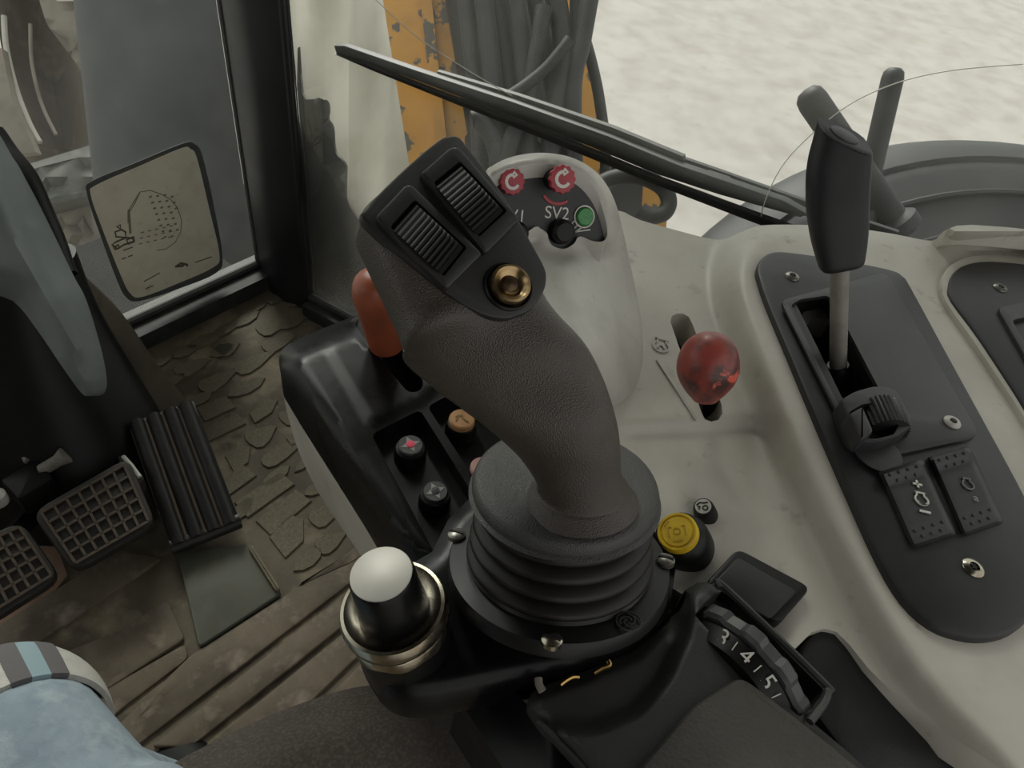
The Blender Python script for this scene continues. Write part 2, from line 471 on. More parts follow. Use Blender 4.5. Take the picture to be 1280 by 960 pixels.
# ================================================================ THE CAB SHELL AND THE YARD OUTSIDE
A0 = P(150, 412, .03); B0 = P(322, 333, .03)
FD = (B0 - A0).normalized()                      # along the front window, to the right
C0 = P(390, 372, .03); C1 = P(450, 404, .03)
SDIR = (C1 - C0).normalized()                    # along the side window, to the right and back
Z = V3((0, 0, 1))
FN = FD.cross(Z); FN = FN if FN.dot(CAM - A0) > 0 else -FN       # inward normals
SN = SDIR.cross(Z); SN = SN if SN.dot(CAM - C0) > 0 else -SN
def flat(p, z): return V3((p.x, p.y, z))
K = flat(P(350, 352, .03), 0)
def slab(name, a, b, z0, z1, n, t0, t1, mat, parent=None):       # upright box from a to b, offset t0..t1 along n
    V = [flat(p, z) + n * t for p in (a, b) for z in (z0, z1) for t in (t0, t1)]
    F = [(0, 1, 3, 2), (4, 6, 7, 5), (0, 4, 5, 1), (2, 3, 7, 6), (0, 2, 6, 4), (1, 5, 7, 3)]
    return mk(name, V, F, mat, parent)
G0 = -.85
g = Fr.H(G0)
struct(prism('ground', g, [(-14, -6), (14, -6), (14, 26), (-14, 26)], -.1, 0, M['snow']))
KO = K - FN * .06 - SN * .06
fl = [KO - FD * 1.7, KO + FD * .02, KO + SDIR * 1.75, KO + SDIR * 1.75 - FD * 1.9, KO - FD * 1.7 - V3((0, .9, 0))]
floor = struct(prism('floor', Fr.H(0), [(p.x, p.y) for p in fl], -.05, 0, M['mat_']))
# roof and the closed rear of the cab
struct(prism('ceiling', Fr.H(1.80), [(p.x, p.y) for p in fl], 0, .05, M['sill']))
struct(slab('wall_back', fl[3], fl[4], 0, 1.8, FN, -.02, .02, M['sill']))
struct(slab('wall_left', fl[4], fl[0], 0, .75, SN, -.02, .02, M['sill']))
# sills and pillar
struct(slab('trim_1', A0 - FD * 1.3, B0 + FD * .02, 0, .035, FN, -.03, .045, M['sill']))
struct(slab('trim_2', C0, C0 + SDIR * 1.6, 0, .03, SN, -.03, .03, M['sill']))
pl = struct(prism('trim_3', Fr.H(0), [P(*q, .03).to_2d()[:] for q in ((322, 333), (338, 352), (352, 362), (384, 374), (392, 371), (388, 352), (360, 325))], 0, 1.9, M['pillar'], b=.003))
pl['label'] = 'black cab corner pillar between the front and side windows'
c = Fr.H(0)
for q0, w in (((325, 334), .012), ((385, 372), .010), ((364, 364), .006)):
    p = P(*q0, .03)
    mk('gasket', *g_tube([flat(p, .03), flat(p, .8), flat(p, 1.88)], w * .6, 8), M['gasket' if q0[0] == 325 else 'pillar'], pl)
# panes
wf = struct(slab('window_1', A0 - FD * 1.3, B0, .03, 1.8, FN, -.006, -.001, M['glassF']))
ws = struct(slab('window_2', C0, C0 + SDIR * 1.6, .03, 1.8, SN, -.006, -.001, M['glassR']))
lab(wf, 'dusty front window pane left of the black pillar'); lab(ws, 'dusty scratched side window pane right of the black pillar')
mk('rubber_seal', *g_tube([flat(A0 - FD * 1.3, .04) + FN * .004, flat(B0, .04) + FN * .004], .008, 8), M['gasket'], wf)
mk('rubber_seal', *g_tube([flat(C0, .035) + SN * .004, flat(C0 + SDIR * 1.5, .035) + SN * .004], .008, 8), M['gasket'], ws)
def sideP(px, py, t=0): return PL(px, py, C0 + SN * t, SN)
def frontP(px, py, t=0): return PL(px, py, A0 + FN * t, FN)
# wiper scratch on the pane: a hair-thin arc
arc = crom([(952, 300), (953, 262), (975, 212), (1010, 172), (1060, 132), (1120, 104), (1190, 88), (1279, 80)], 6)
mk('wiper_scratch', *g_tube([sideP(x, y, -.008) for x, y in arc], .0006, 5), M['white'], ws)
arc2 = crom([(470, 0), (520, 45), (580, 85), (640, 120)], 5)
mk('dust_streak', *g_tube([sideP(x, y, -.008) for x, y in arc2], .0006, 6), M['greyprint'], ws)

# ---- load chart sticker on the front pane
sf = Fr(A0 + FN * .0005, FN, FD)
st = thing('load_chart_sticker', 'yellowed load chart sticker with grey border on the front window', 'sticker', frontP(190, 290))
o1 = crom([(108, 240), (115, 226), (170, 203), (228, 179), (243, 180), (253, 195), (268, 262), (278, 320), (270, 341), (225, 360), (175, 376), (158, 372), (146, 350), (122, 285)], 4, True)
prism('sticker_border', sf, sf.pxs(o1), 0, .0006, M['border'], st)
o2 = crom([(113, 243), (120, 231), (172, 208), (226, 185), (238, 186), (246, 198), (262, 264), (274, 318), (266, 334), (222, 354), (177, 371), (163, 367), (152, 347), (128, 287)], 4, True)
prism('paper', sf, sf.pxs(o2), .0006, .0010, M['paper'], st)
ident = lambda a, b: sf.px(a, b, .0012)
def ink(name, pts, w, m='ink', closed=False):
    return stroke(sf, ident, pts, w, .0012, closed)
J = []
J.append(ink('', [(160, 279), (160, 264), (175, 240), (188, 238), (202, 243), (214, 250), (222, 260), (227, 275), (226, 290), (219, 303), (208, 311), (196, 313)], .0016))
J.append(ink('', [(175, 240), (168, 255), (160, 268)], .002)); J.append(ink('', [(161, 262), (163, 292)], .004))
stuff(mk('reach_curve', *join(*J), M['ink2'], st, recalc=False))
J = []
for q in ([(140, 306), (146, 302), (158, 297), (166, 298), (167, 302), (155, 306), (147, 311)], [(142, 309), (148, 306), (149, 310), (144, 312)], [(145, 296), (144, 290), (152, 287), (157, 290), (157, 297)], [(146, 283), (150, 281), (151, 287)], [(158, 300), (167, 296), (168, 302), (161, 305)]):
    J.append(ink('', q, .0035, closed=True))
stuff(mk('excavator_drawing', *join(*J), M['ink'], st, recalc=False))
J = []
for i in range(4):
    for j in range(8):
        x = 188 + i * 9 + j * 2.6; y = 246 + j * 7.2 - i * 1 + (3 if i > 2 else 0)
        if 178 < x < 222 and y < 306: J.append(ink('', [(x - 1.6, y + .6), (x + 1.8, y - .6)], .0034))
for i in range(5):
    for j in range(3): J.append(ink('', [(176 + i * 9 - j, 291 + j * 7 - i * 2), (180 + i * 9 - j, 290 + j * 7 - i * 2)], .0022))
stuff(mk('chart_number', *join(*J), M['ink2'], st, recalc=False))
J = []
for x0, y0, x1, y1 in ((153, 214, 170, 207), (172, 206, 186, 200), (188, 199, 206, 193), (180, 352, 200, 341), (182, 361, 192, 357), (244, 328, 265, 321), (152, 324, 158, 322), (160, 321, 166, 319), (154, 313, 166, 309)):
    J.append(ink('', [(x0, y0), (x1, y1)], .0022))
for q in ([(219, 334), (226, 329), (234, 331), (234, 333)], [(222, 333), (230, 332)]): J.append(ink('', q, .005))
stuff(mk('small_print', *join(*J), M['ink'], st, recalc=False))

# ---- outside the front window: bucket, drum, rubble
dr = thing('steel_drum', 'large upright blue grey steel drum outside the front window', 'drum', flat(D(225, 300, 2.0), G0))
p0 = D(268, 560, 2.0); p1 = D(178, -260, 2.0); ax = p1 - p0
mk('drum_wall', *g_lathe(p0, ax, [(0, 0), (.22, 0), (.225, .01), (.225, ax.length), (0, ax.length)], 40), M['drum'], dr)
for t in (.2, .93):
    mk('hoop', *g_lathe(p0 + ax * t, ax, [(.224, -.012), (.231, -.004), (.231, .004), (.224, .012)], 40), M['drum'], dr)
bk = thing('excavator_bucket', 'mud caked excavator bucket with a worn shiny edge, far left outside the front window', 'bucket', flat(D(60, 150, 2.45), G0))
def arcpts(ptl, dep): return [D(x, y, dep) for x, y in crom(ptl, 6)]
sh = [(2, -60), (-2, 30), (10, 90), (28, 140), (48, 180)]; s2 = [(150, -60), (130, 20), (118, 70), (112, 120), (112, 190)]
R = []
for k in range(9):
    t = k / 8; dep = 2.45 + .16 * math.sin(t * math.pi)
    R.append([D((1 - t) * a[0] + t * b[0], (1 - t) * a[1] + t * b[1], dep) for a, b in zip(crom(sh, 6), crom(s2, 6))])
back = [[p + VIEW * .05 for p in r] for r in R]
loopR = [r + list(reversed(b)) for r, b in zip(R, back)]
mk('bucket_shell', *rings(loopR), M['dirt'], bk)
mk('worn_lip', *g_tube(arcpts([(5, 20), (8, 60), (20, 110), (36, 152), (50, 178)], 2.42), .009, 8), M['silver'], bk)
mk('worn_lip', *g_tube(arcpts([(38, 30), (40, 80), (52, 130), (70, 168)], 2.44), .006, 8), M['pale'], bk)
mk('side_plate', *g_prism(Fr(D(10, 120, 2.38), -VIEW), Fr(D(10, 120, 2.38), -VIEW).pxs([(-60, 40), (2, 60), (14, 120), (45, 190), (10, 195), (-60, 120)]), -.03, 0, .004), M['pale'], bk)
tag(slab('ground_cover_plate', A0 - FD * 1.2, B0 + FD * .02, -.14, -.06, FN, -.4, -.06, M['dark']), 'dark steel step plate outside below the front window', 'step')  # added dark plate, put in to hide the bright ground beyond the sill
def lump(name, lbl, cat, poly, dep, thick, m, bulge=.04, group=None):
    fr = Fr(D(*poly[0], dep), -VIEW)
    def fn(x, y): return D(x, y, dep - bulge * ss(0, 40, sd((x, y), poly)) + .012 * math.sin(x * .13 + y * .21) + .012 * math.sin(x * .05 - y * .17))
    o = mk(name, *g_surf(poly, fn, 14, VIEW * thick), M[m], sm=50)
    return tag(o, lbl, cat, group)
lump('soil_heap', 'brown soil heap outside behind the steering column', 'soil', rnd([(60, 120), (140, 60), (176, 195), (150, 240), (90, 260), (20, 240), (10, 170)], 20), 2.75, .12, 'dirt')
lump('crumpled_sheet', 'pale crumpled sheet leaning on the steel drum outside', 'sheet', rnd([(40, -30), (128, -30), (140, 60), (146, 110), (138, 128), (118, 112), (90, 72), (58, 30)], 8), 2.34, .02, 'pale', .06)
lump('concrete_block', 'pale chipped concrete block left of the load chart sticker', 'block', rnd([(46, 262), (92, 236), (112, 250), (118, 300), (84, 330), (70, 300)], 6), 2.3, .2, 'pale', .03)
lump('timber_beam', 'dark weathered beam lying outside below the soil heap', 'beam', rnd([(-20, 222), (130, 176), (170, 205), (160, 232), (0, 272), (-20, 268)], 6), 2.2, .08, 'film', .02)
# torn rubber sheet hanging outside right of the pillar
poly = crom([(372, 60), (378, 118), (391, 124), (398, 122), (409, 128), (411, 140), (410, 150), (416, 160), (419, 190), (430, 203), (433, 212), (431, 240), (434, 262), (426, 300), (416, 330), (402, 345), (390, 338), (372, 300)], 3, True)
def fn(x, y): return sideP(x, y, -.05 + .012 * math.sin(y * .06) + .006 * math.sin(x * .3))
tag(mk('torn_sheet', *g_surf(poly, fn, 12, SN * -.004), M['film'], sm=60), 'torn dusty grey sheet hanging outside right of the pillar', 'sheet')
# white tarpaulin
R = []
for k in range(40):
    x = 300 + k * 8
    pts = []
    for j in range(14):
        y = -60 + j * 35
        d = 3.1 + .03 * math.sin(x * .11 + y * .01) + .025 * math.sin(x * .05 - y * .02) + (.05 if x < 436 else 0)
        pts.append(D(x, y, d))
    R.append(pts)
V = [p for r in R for p in r]; V2 = [p + VIEW * .006 for p in V]; F = []
n = 14; m = len(R)
for i in range(m - 1):
    for j in range(n - 1): F.append((i * n + j, i * n + j + 1, (i + 1) * n + j + 1, (i + 1) * n + j))
F2 = [tuple(len(V) + k for k in reversed(f)) for f in F]
rim = [i * n for i in range(m)] + [(m - 1) * n + j for j in range(1, n)] + [i * n + n - 1 for i in range(m - 2, -1, -1)] + [j for j in range(n - 2, 0, -1)]
F3 = [(rim[k], rim[(k + 1) % len(rim)], len(V) + rim[(k + 1) % len(rim)], len(V) + rim[k]) for k in range(len(rim))]
tag(mk('white_tarpaulin', V + V2, F + F2 + F3, M['tarp'], sm=60), 'white wrinkled tarpaulin hanging outside left of the yellow boom', 'tarpaulin')

# ---- the boom with its hoses
bm_ = thing('boom_arm', 'yellow excavator boom with chipped paint outside the side window', 'boom', flat(D(600, 300, 2.0), G0))
def plank(q, dep, th): # four corners seen in the frame, real thickness away from the viewer
    a = [D(x, y, dep) for x, y in q]
    return rings([a, [p + VIEW * th for p in a]])
mk('side_plate', *plank([(466, -80), (560, -80), (642, 760), (600, 760)], 1.95, .25), M['yellowpaint'], bm_)
mk('plate_edge', *plank([(517, -80), (531, -80), (621, 760), (606, 760)], 1.93, .03), M['yellowpaint'], bm_)
mk('web_plate', *plank([(560, -80), (705, -80), (801, 760), (642, 760)], 2.05, .2), M['fender'], bm_)
mk('side_plate', *plank([(686, -80), (722, -80), (815, 760), (786, 760)], 2.0, .25), M['yellowpaint'], bm_)
mk('bracket', *plank([(770, 214), (838, 226), (832, 292), (764, 285)], 1.98, .12), M['yellowpaint'], bm_)
mk('bracket', *plank([(752, 205), (805, 215), (800, 290), (758, 285)], 1.93, .04), M['fender'], bm_)
cy = thing('hydraulic_cylinder', 'dark hydraulic cylinder on the yellow boom behind the hoses', 'cylinder', D(590, 330, 1.85))
p0, p1 = D(654, 330, 1.90), D(584, -90, 1.90); ax = p1 - p0
mk('barrel', *g_lathe(p0, ax, [(0, 0), (.085, 0), (.09, .01), (.09, ax.length), (0, ax.length)], 28), M['hose'], cy)
mk('gland', *g_lathe(p0 + ax * .36, ax, [(.088, -.03), (.1, -.025), (.1, .025), (.088, .03)], 28), M['fender'], cy)
hoses = [([(578, -40), (592, 90), (600, 180), (602, 320)], 1.76, .022), ([(600, -40), (614, 80), (622, 180), (626, 320)], 1.72, .024),
         ([(612, -40), (634, 80), (640, 170), (640, 320)], 1.76, .026), ([(640, -40), (654, 70), (660, 160), (654, 320)], 1.71, .025),
         ([(660, -40), (688, 90), (698, 170), (702, 320)], 1.76, .022), ([(690, -40), (703, 60), (692, 150), (676, 320)], 1.70, .024),
         ([(724, -40), (722, 60), (708, 140), (690, 320)], 1.74, .024), ([(744, -40), (728, 50), (716, 120), (722, 320)], 1.70, .022),
         ([(726, 30), (740, 80), (750, 130), (757, 200), (752, 320)], 1.78, .014), ([(712, 50), (680, 88), (640, 118), (610, 130)], 1.66, .014),
         ([(680, 10), (660, 120), (632, 200), (620, 320)], 1.68, .02), ([(590, 150), (600, 152), (620, 190), (640, 320)], 1.68, .02)]
hl = ['leftmost hose hanging on the boom beside the yellow plate', 'second hose from the yellow plate on the boom', 'third hose from the yellow plate on the boom', 'thick hose down the middle of the boom bundle', 'hose crossing behind the middle of the boom bundle', 'hose bending left in front of the right boom edge', 'black hose curving down to the left near the right end of the bundle', 'rightmost thick hose of the boom bundle', 'thin hose bowing out to the right of the bundle', 'thin hose running aslant across the bundle', 'hose slanting down to the left across the bundle front', 'short hose in front of the lower left of the bundle']
for (pts, dep, r), L_ in zip(hoses, hl):
    w = [D(x, y, dep) for x, y in crom(pts, 7)]
    o = tag(mk('hydraulic_hose', *g_tube(w, r, 12), M['hose']), 'dusty black ' + L_, 'hose', 'hydraulic hoses on the boom')
w = [D(x, y, 1.62) for x, y in crom([(735, 240), (762, 224), (796, 220), (825, 232), (836, 250), (830, 266), (812, 270), (800, 262)], 7)]
tag(mk('hydraulic_hose', *g_tube(w, .019, 12), M['hose']), 'black hose bent in a loop right of the indicator pod', 'hose')

# ---- mudguard and grab rods outside
mg = thing('mudguard', 'large round black mudguard outside the right of the side window', 'mudguard', flat(D(1250, 330, 1.5), G0))
cen = D(1252, 665, 1.42); rad = 530 * 1.42 / FPX
axd = (VIEW * -1 + V3((0, 0, .25))).normalized()
mk('guard_shell', *g_lathe(cen - axd * .18, axd, [(0, 0), (rad * .9, 0), (rad * .99, .03), (rad, .09), (rad * .995, .16), (rad * .97, .20), (rad * .93, .235), (rad * .9, .25), (rad * .89, .245), (rad * .86, .26), (rad * .5, .28), (0, .28)], 96), M['fender'], mg)
for a0 in range(3):
    rr = rad * (.80 - a0 * .1)
    mk('moulded_ridge', *g_tube([Fr(cen - axd * .18 + axd * (.268 + .004 * a0), axd).w(rr * math.cos(t), rr * math.sin(t)) for t in [math.radians(60 + i * 4) for i in range(26)]], .006, 6), M['fender'], mg)
for nm, q0, q1, r, L_ in (('grab_rod', (1006, 112), (1085, 228), .026, 'black round ended rod behind the lever handle, leaning left'), ('grab_rod', (1119, 84), (1092, 200), .019, 'upright black rod standing on the mudguard right of the lever')):
    t = thing(nm, L_, 'rod', D(*q1, 1.3))
    a, b = D(*q0, 1.26), D(*q1, 1.3); d = (a - b); l = d.length
    mk('rod', *g_lathe(b, d, [(0, -.12), (r, -.12), (r, l - r), (r * .9, l - r * .45), (r * .6, l - r * .12), (0, l)], 20), M['fender'], t)
    mk('base_collar', *g_lathe(b, d, [(r, -.12), (r * 1.5, -.11), (r * 1.5, -.09), (r, -.08)], 20), M['fender'], t)

# ---- wiper outside the side pane
wp = thing('wiper', 'black wiper lying slantwise across the outside of the side window', 'wiper', sideP(940, 245, -.02))
fs = Fr(C0 + SN * -.012, SN, SDIR)
def wprism(name, out, h0, h1, m, b=.0015): return mk(name, *g_prism(fs, fs.pxs(out), h0, h1, b), M[m], wp)
wprism('blade_holder', [(417, 57), (430, 57), (520, 88), (640, 127), (760, 170), (850, 207), (980, 251), (1010, 268), (1000, 272), (900, 244), (820, 218), (700, 168), (560, 116), (470, 82), (420, 66)], -.012, 0, 'wiper')
wprism('blade_rubber', [(420, 66), (470, 83), (560, 118), (700, 170), (820, 220), (945, 266), (1040, 300), (1036, 310), (940, 275), (820, 229), (700, 180), (560, 124), (470, 88)], -.004, .006, 'black')
wprism('blade_spine', [(540, 92), (640, 122), (760, 163), (850, 200), (850, 206), (760, 171), (640, 128), (540, 97)], -.02, -.012, 'gasket')
wprism('wiper_arm', [(640, 130), (760, 175), (870, 213), (960, 245), (1030, 270), (1120, 300), (1110, 312), (1020, 284), (955, 268), (870, 232), (760, 188), (640, 138)], -.026, -.02, 'wiper')
for x, y in ((815, 204), (893, 229)): wprism('clip', rnd([(x - 14, y - 10), (x + 16, y), (x + 12, y + 14), (x - 18, y + 4)], 3), -.03, -.0, 'wiper')

# ================================================================ FLOOR MAT, PEDALS, STEERING COLUMN
ff = Fr.H(0)
FDp = V3((-FD.y, FD.x, 0)); FDp = FDp if FDp.y > 0 else -FDp
def lugmesh(kind):
    o = {'lens': [(-.5, -.05), (-.3, -.36), (0, -.5), (.3, -.36), (.5, 0), (.3, .34), (0, .42), (-.3, .3)],
         'drop': [(-.5, 0), (-.46, -.36), (-.3, -.5), (0, -.44), (.5, -.1), (.42, .12), (0, .4), (-.34, .5), (-.47, .3)],
         'bar': [(-.5, -.45), (.5, -.5), (.5, .42), (-.46, .5)],
         'wedge': [(-.5, -.5), (.1, -.44), (.5, .1), (.36, .5), (-.4, .3)]}[kind]
    V, F = g_prism(Fr((0, 0, 0), (0, 0, 1), (1, 0, 0)), o, 0, 1, .0)
    top = len(o)
    V = [V3((v.x * (1 if v.z < .5 else .94), v.y * (1 if v.z < .5 else .9), v.z)) for v in V]
    m = mk('lug', V, F, M['lug'], sm=30); me = m.data; LOC.pop(m.name, None); bpy.data.objects.remove(m); return me
LM = {k: lugmesh(k) for k in ('lens', 'drop', 'bar', 'wedge')}
ang0 = math.atan2(FD.y, FD.x)
lugs = [(277, 439, 34, 16, 'lens'), (236, 461, 46, 20, 'drop'), (268, 479, 52, 20, 'drop'), (308, 485, 52, 17, 'lens'), (313, 456, 56, 19, 'drop'), (337, 410, 42, 20, 'drop'), (344, 431, 44, 18, 'drop'),
        (305, 400, 46, 16, 'lens'), (255, 427, 46, 18, 'lens'), (282, 437, 30, 20, 'drop'), (270, 511, 40, 20, 'bar'), (279, 535, 50, 17, 'bar'), (331, 513, 42, 16, 'wedge'), (324, 547, 40, 24, 'drop'), (362, 522, 30, 20, 'drop'),
        (347, 571, 56, 17, 'drop'), (331, 618, 70, 22, 'bar'), (355, 640, 66, 22, 'bar'), (363, 668, 50, 34, 'wedge'), (404, 645, 46, 22, 'drop'), (383, 578, 40, 10, 'lens'), (300, 571, 34, 26, 'wedge'), (296, 600, 40, 20, 'bar'),
        (250, 500, 34, 14, 'lens'), (385, 392, 28, 16, 'drop'), (365, 404, 40, 14, 'lens'), (232, 440, 34, 14, 'lens'), (282, 412, 40, 14, 'lens'), (372, 378, 30, 12, 'lens'), (200, 452, 36, 14, 'lens'), (210, 480, 40, 16, 'drop'),
        (318, 385, 36, 13, 'lens'), (345, 374, 34, 12, 'drop'), (394, 612, 30, 14, 'lens'), (410, 680, 40, 20, 'drop'), (375, 545, 36, 16, 'wedge'), (345, 596, 44, 14, 'lens'), (305, 636, 34, 16, 'wedge'), (400, 420, 40, 16, 'drop'), (430, 400, 30, 14, 'lens'), (385, 700, 44, 18, 'lens'), (420, 715, 40, 18, 'drop')]
for x, y, l, w, kd in lugs:
    p = P(x, y, 0); k = (p - CAM).dot(VIEW) / FPX
    o = bpy.data.objects.new('lug', LM[kd]); COL.objects.link(o); o.parent = floor
    o.location = p - LOC['floor']; o.rotation_euler = (0, 0, ang0 + random.uniform(-.12, .12)); o.scale = (l * k * 1.05, w * k * 1.45, .006)
# long worn strips of the mat in front of the seat
def fstrip(q, h, m='strip', name='mat_strip'):
    return prism(name, ff, rnd(ff.pxs(q), .006, 2), 0, h, M[m], floor, b=.002)
for q in ([(0, 784), (150, 690), (204, 700), (0, 838)], [(150, 790), (210, 752), (232, 800), (60, 912), (0, 912), (0, 850)], [(110, 876), (232, 806), (236, 824), (96, 930), (60, 930)],
          [(185, 868), (222, 842), (228, 856), (170, 905)], [(240, 820), (445, 690), (462, 712), (170, 935), (120, 935)], [(190, 935), (465, 718), (480, 745), (440, 775), (240, 935)],
          [(255, 935), (440, 785), (470, 800), (330, 935)], [(350, 935), (470, 812), (490, 840), (420, 935)], [(372, 735), (440, 690), (470, 640), (490, 670), (440, 705)]):
    fstrip(q, .005 + random.uniform(-.0015, .002))
lab(fstrip([(222, 692), (316, 684), (352, 745), (250, 812)], .010, 'plate', 'rubber_plate'), 'smooth grey green rubber plate let into the floor mat')
fstrip([(311, 690), (317, 687), (352, 742), (346, 746)], .016, 'lug', 'edge_bead')
lab(prism('bare_floor_plate', ff, ff.pxs([(0, 650), (30, 610), (70, 590), (90, 610), (60, 650), (85, 720), (40, 780), (0, 790)]), 0, .004, mat('reddish bare floor', '#8a6f5c', .8, c2='#6d5747', nscale=14), floor), 'reddish bare floor plate by the pedals')
tag(mk('scrap', *g_surf(rnd([(156, 434), (168, 426), (178, 424), (174, 434), (160, 441)], 2), lambda x, y: P(x, y, .012 + .004 * math.sin(x)), 4, V3((0, 0, -.004))), M['leaf'], sm=20), 'pale crumpled scrap on the floor under the front window sill', 'scrap')

# accelerator
ac = thing('accelerator_pedal', 'black accelerator pedal with long ribs, right of the brake pedals', 'pedal', P(230, 610, 0))
q = [(160, 530), (242, 501), (301, 654), (214, 688)]
zz = lambda v: .115 * (1 - v) + .035 * v
mk('foot_plate', *g_patch(q, lambda u, v: P(*quad(q, u, v), zz(v) - (.004 if v > .985 or v < .02 else 0)), 8, 14, lambda u, v: P(*quad(q, u, v), zz(v)) - Z * .014), M['accel'], ac)
for u0 in (.13, .38, .63, .86):
    w_ = .11
    def rib(u, v, u0=u0): 
        uu = u0 - w_ + 2 * w_ * u; x = abs(u - .5) * 2
        return P(*quad(q, uu, .01 + .98 * v), zz(v)) + Z * (.009 * (1 - x ** 2.5) + .0005)
    mk('rib', *g_patch(q, rib, 8, 10, lambda u, v, u0=u0: P(*quad(q, u0 - w_ + 2 * w_ * u, .01 + .98 * v), zz(v)) - Z * .002), M['accel'], ac)
for u0 in (.25, .51, .755):
    mk('worn_groove', *g_tube([P(*quad(q, u0, v), zz(v) + .0015) for v in (.02, .25, .5, .75, .97)], .0028, 6), M['pedalrib'], ac)
mk('hinge', *g_tube([P(214, 684, .03), P(300, 650, .03)], .012, 10), M['accel'], ac)
mk('lever_arm', *g_tube([P(235, 600, .05), P(215, 560, .04), P(190, 520, .012)], .014, 8), M['black'], ac)
# brakes
def brake(lbl, q, h, nu, nv):
    t = thing('brake_pedal', lbl, 'pedal', P(*quad(q, .5, .5), 0), 'brake pedals')
    fr = Fr.T(P(*q[0], h + .03), P(*q[1], h + .03), P(*q[2], h))
    qq = fr.pxs(q)
    prism('pad', fr, rnd(qq, .02, 4), -.016, 0, M['pedal'], t, b=.004)
    at = lambda u, v: tuple((1 - u) * (1 - v) * qq[0][i] + u * (1 - v) * qq[1][i] + u * v * qq[2][i] + (1 - u) * v * qq[3][i] for i in (0, 1))
    for i in range(nu + 1):
        u = .07 + .86 * i / nu
        mk('rib', *stroke(fr, at, [(u, .09), (u, .5), (u, .91)], .0034, .0035), M['pedalrib'], t)
    for j in range(nv + 1):
        v = .09 + .82 * j / nv
        mk('rib', *stroke(fr, at, [(.07, v), (.5, v), (.93, v)], .0034, .0035), M['pedalrib'], t)
    c_ = fr.w(*at(.5, .2), -.016); mk('pedal_arm', *g_tube([c_, c_ + V3((-.02, .06, -.04)), V3((c_.x - .03, c_.y + .16, .03))], .014, 8), M['black'], t)
    return t
brake('black brake pedal with a grid of cells, beside the ribbed accelerator', [(38, 640), (160, 570), (196, 656), (92, 716)], .09, 7, 5)
brake('black brake pedal with a worn pale grid at the left edge of the picture', [(-62, 690), (26, 650), (76, 722), (-22, 784)], .09, 6, 5)
lt = thing('pedal_latch', 'small black pedal latch with a silver lever above the brake pedals', 'latch', P(40, 600, 0))
fr = Fr.H(.12)
prism('latch_block', fr, rnd(fr.pxs([(0, 600), (48, 571), (66, 598), (22, 624), (12, 612)]), .005), -.04, 0, M['black'], lt, b=.003)
mk('latch_lever', *g_tube([P(52, 588, .115), P(72, 576, .125), P(82, 569, .13)], [.009, .009, .013], 10), M['steel'], lt)
mk('pull_rod', *g_tube([P(-10, 515, .13), P(34, 577, .12)], .004, 8), M['steel'], lt)
mk('latch_pin', *g_lathe(P(-4, 622, .12), Z, [(0, -.01), (.012, -.01), (.012, .006), (.008, .01), (0, .01)], 16), M['silver'], lt)
mk('latch_foot', *g_tube([P(40, 598, .1), P(40, 598, .0)], .012, 8), M['black'], lt)
tag(mk('pedal_stop', *g_prism(Fr.H(.10), rnd(Fr.H(.10).pxs([(146, 571), (156, 567), (180, 598), (172, 606), (160, 600)]), .003), -.1, 0, .002), M['pedal']), 'black pedal stop with a shiny edge between brake and accelerator', 'stop')
mk('shiny_edge', *g_tube([P(154, 571, .101), P(164, 582, .101), P(175, 597, .101)], .0035, 8), M['silver'], bpy.data.objects['pedal_stop'])

# steering column
sc_ = thing('steering_column', 'blue grey steering column cover with black rim at the left edge', 'steering column', P(40, 560, 0))
oc = crom([(-40, 150), (0, 190), (22, 228), (45, 275), (62, 312), (78, 345), (92, 372), (110, 430), (118, 470), (117, 488), (109, 495), (99, 488), (76, 456), (46, 412), (16, 376), (-40, 340)], 4, True)
def fc(x, y): return D(x, y, .84 - .05 * ss(0, 36, sd((x, y), oc)))
mk('column_cover', *g_surf(oc, fc, 12, VIEW * .025), M['column'], sc_, sm=60)
mk('cover_rim', *g_tube([D(x, y, .875) for x, y in crom([(-10, 168), (5, 190), (30, 222), (48, 262), (64, 300), (74, 330), (80, 345)], 5)], .016, 10), M['black'], sc_)
mk('cover_lobe', *g_sec([(D(78, 366, .86), CR * .012, VIEW * .012, 2), (D(86, 388, .855), CR * .019, VIEW * .02, 2), (D(92, 404, .86), CR * .008, VIEW * .012, 2)], 16, 5), M['column'], sc_)
mk('column_post', *g_sec([(P(70, 600, .0), V3((.17, .02, 0)), V3((0, .12, 0)), 3), (P(64, 560, .06), V3((.15, .02, 0)), V3((0, .11, 0)), 3), (D(20, 420, 1.02), V3((.10, .02, 0)), V3((0, .08, 0)), 3), (D(10, 330, .98), V3((.07, .02, 0)), V3((0, .06, 0)), 3)], 28, 5), M['black'], sc_)
mk('column_gaiter', *g_sec([(P(160, 520, .004), V3((.085, .02, 0)), V3((0, .06, 0)), 3), (P(128, 470, .03), V3((.08, .02, 0)), V3((0, .05, 0)), 3), (D(96, 400, 1.13), V3((.06, .01, 0)), V3((0, .04, 0)), 3), (D(78, 350, 1.06), V3((.02, .01, 0)), V3((0, .02, 0)), 3)], 24, 5), M['boot2'], sc_)
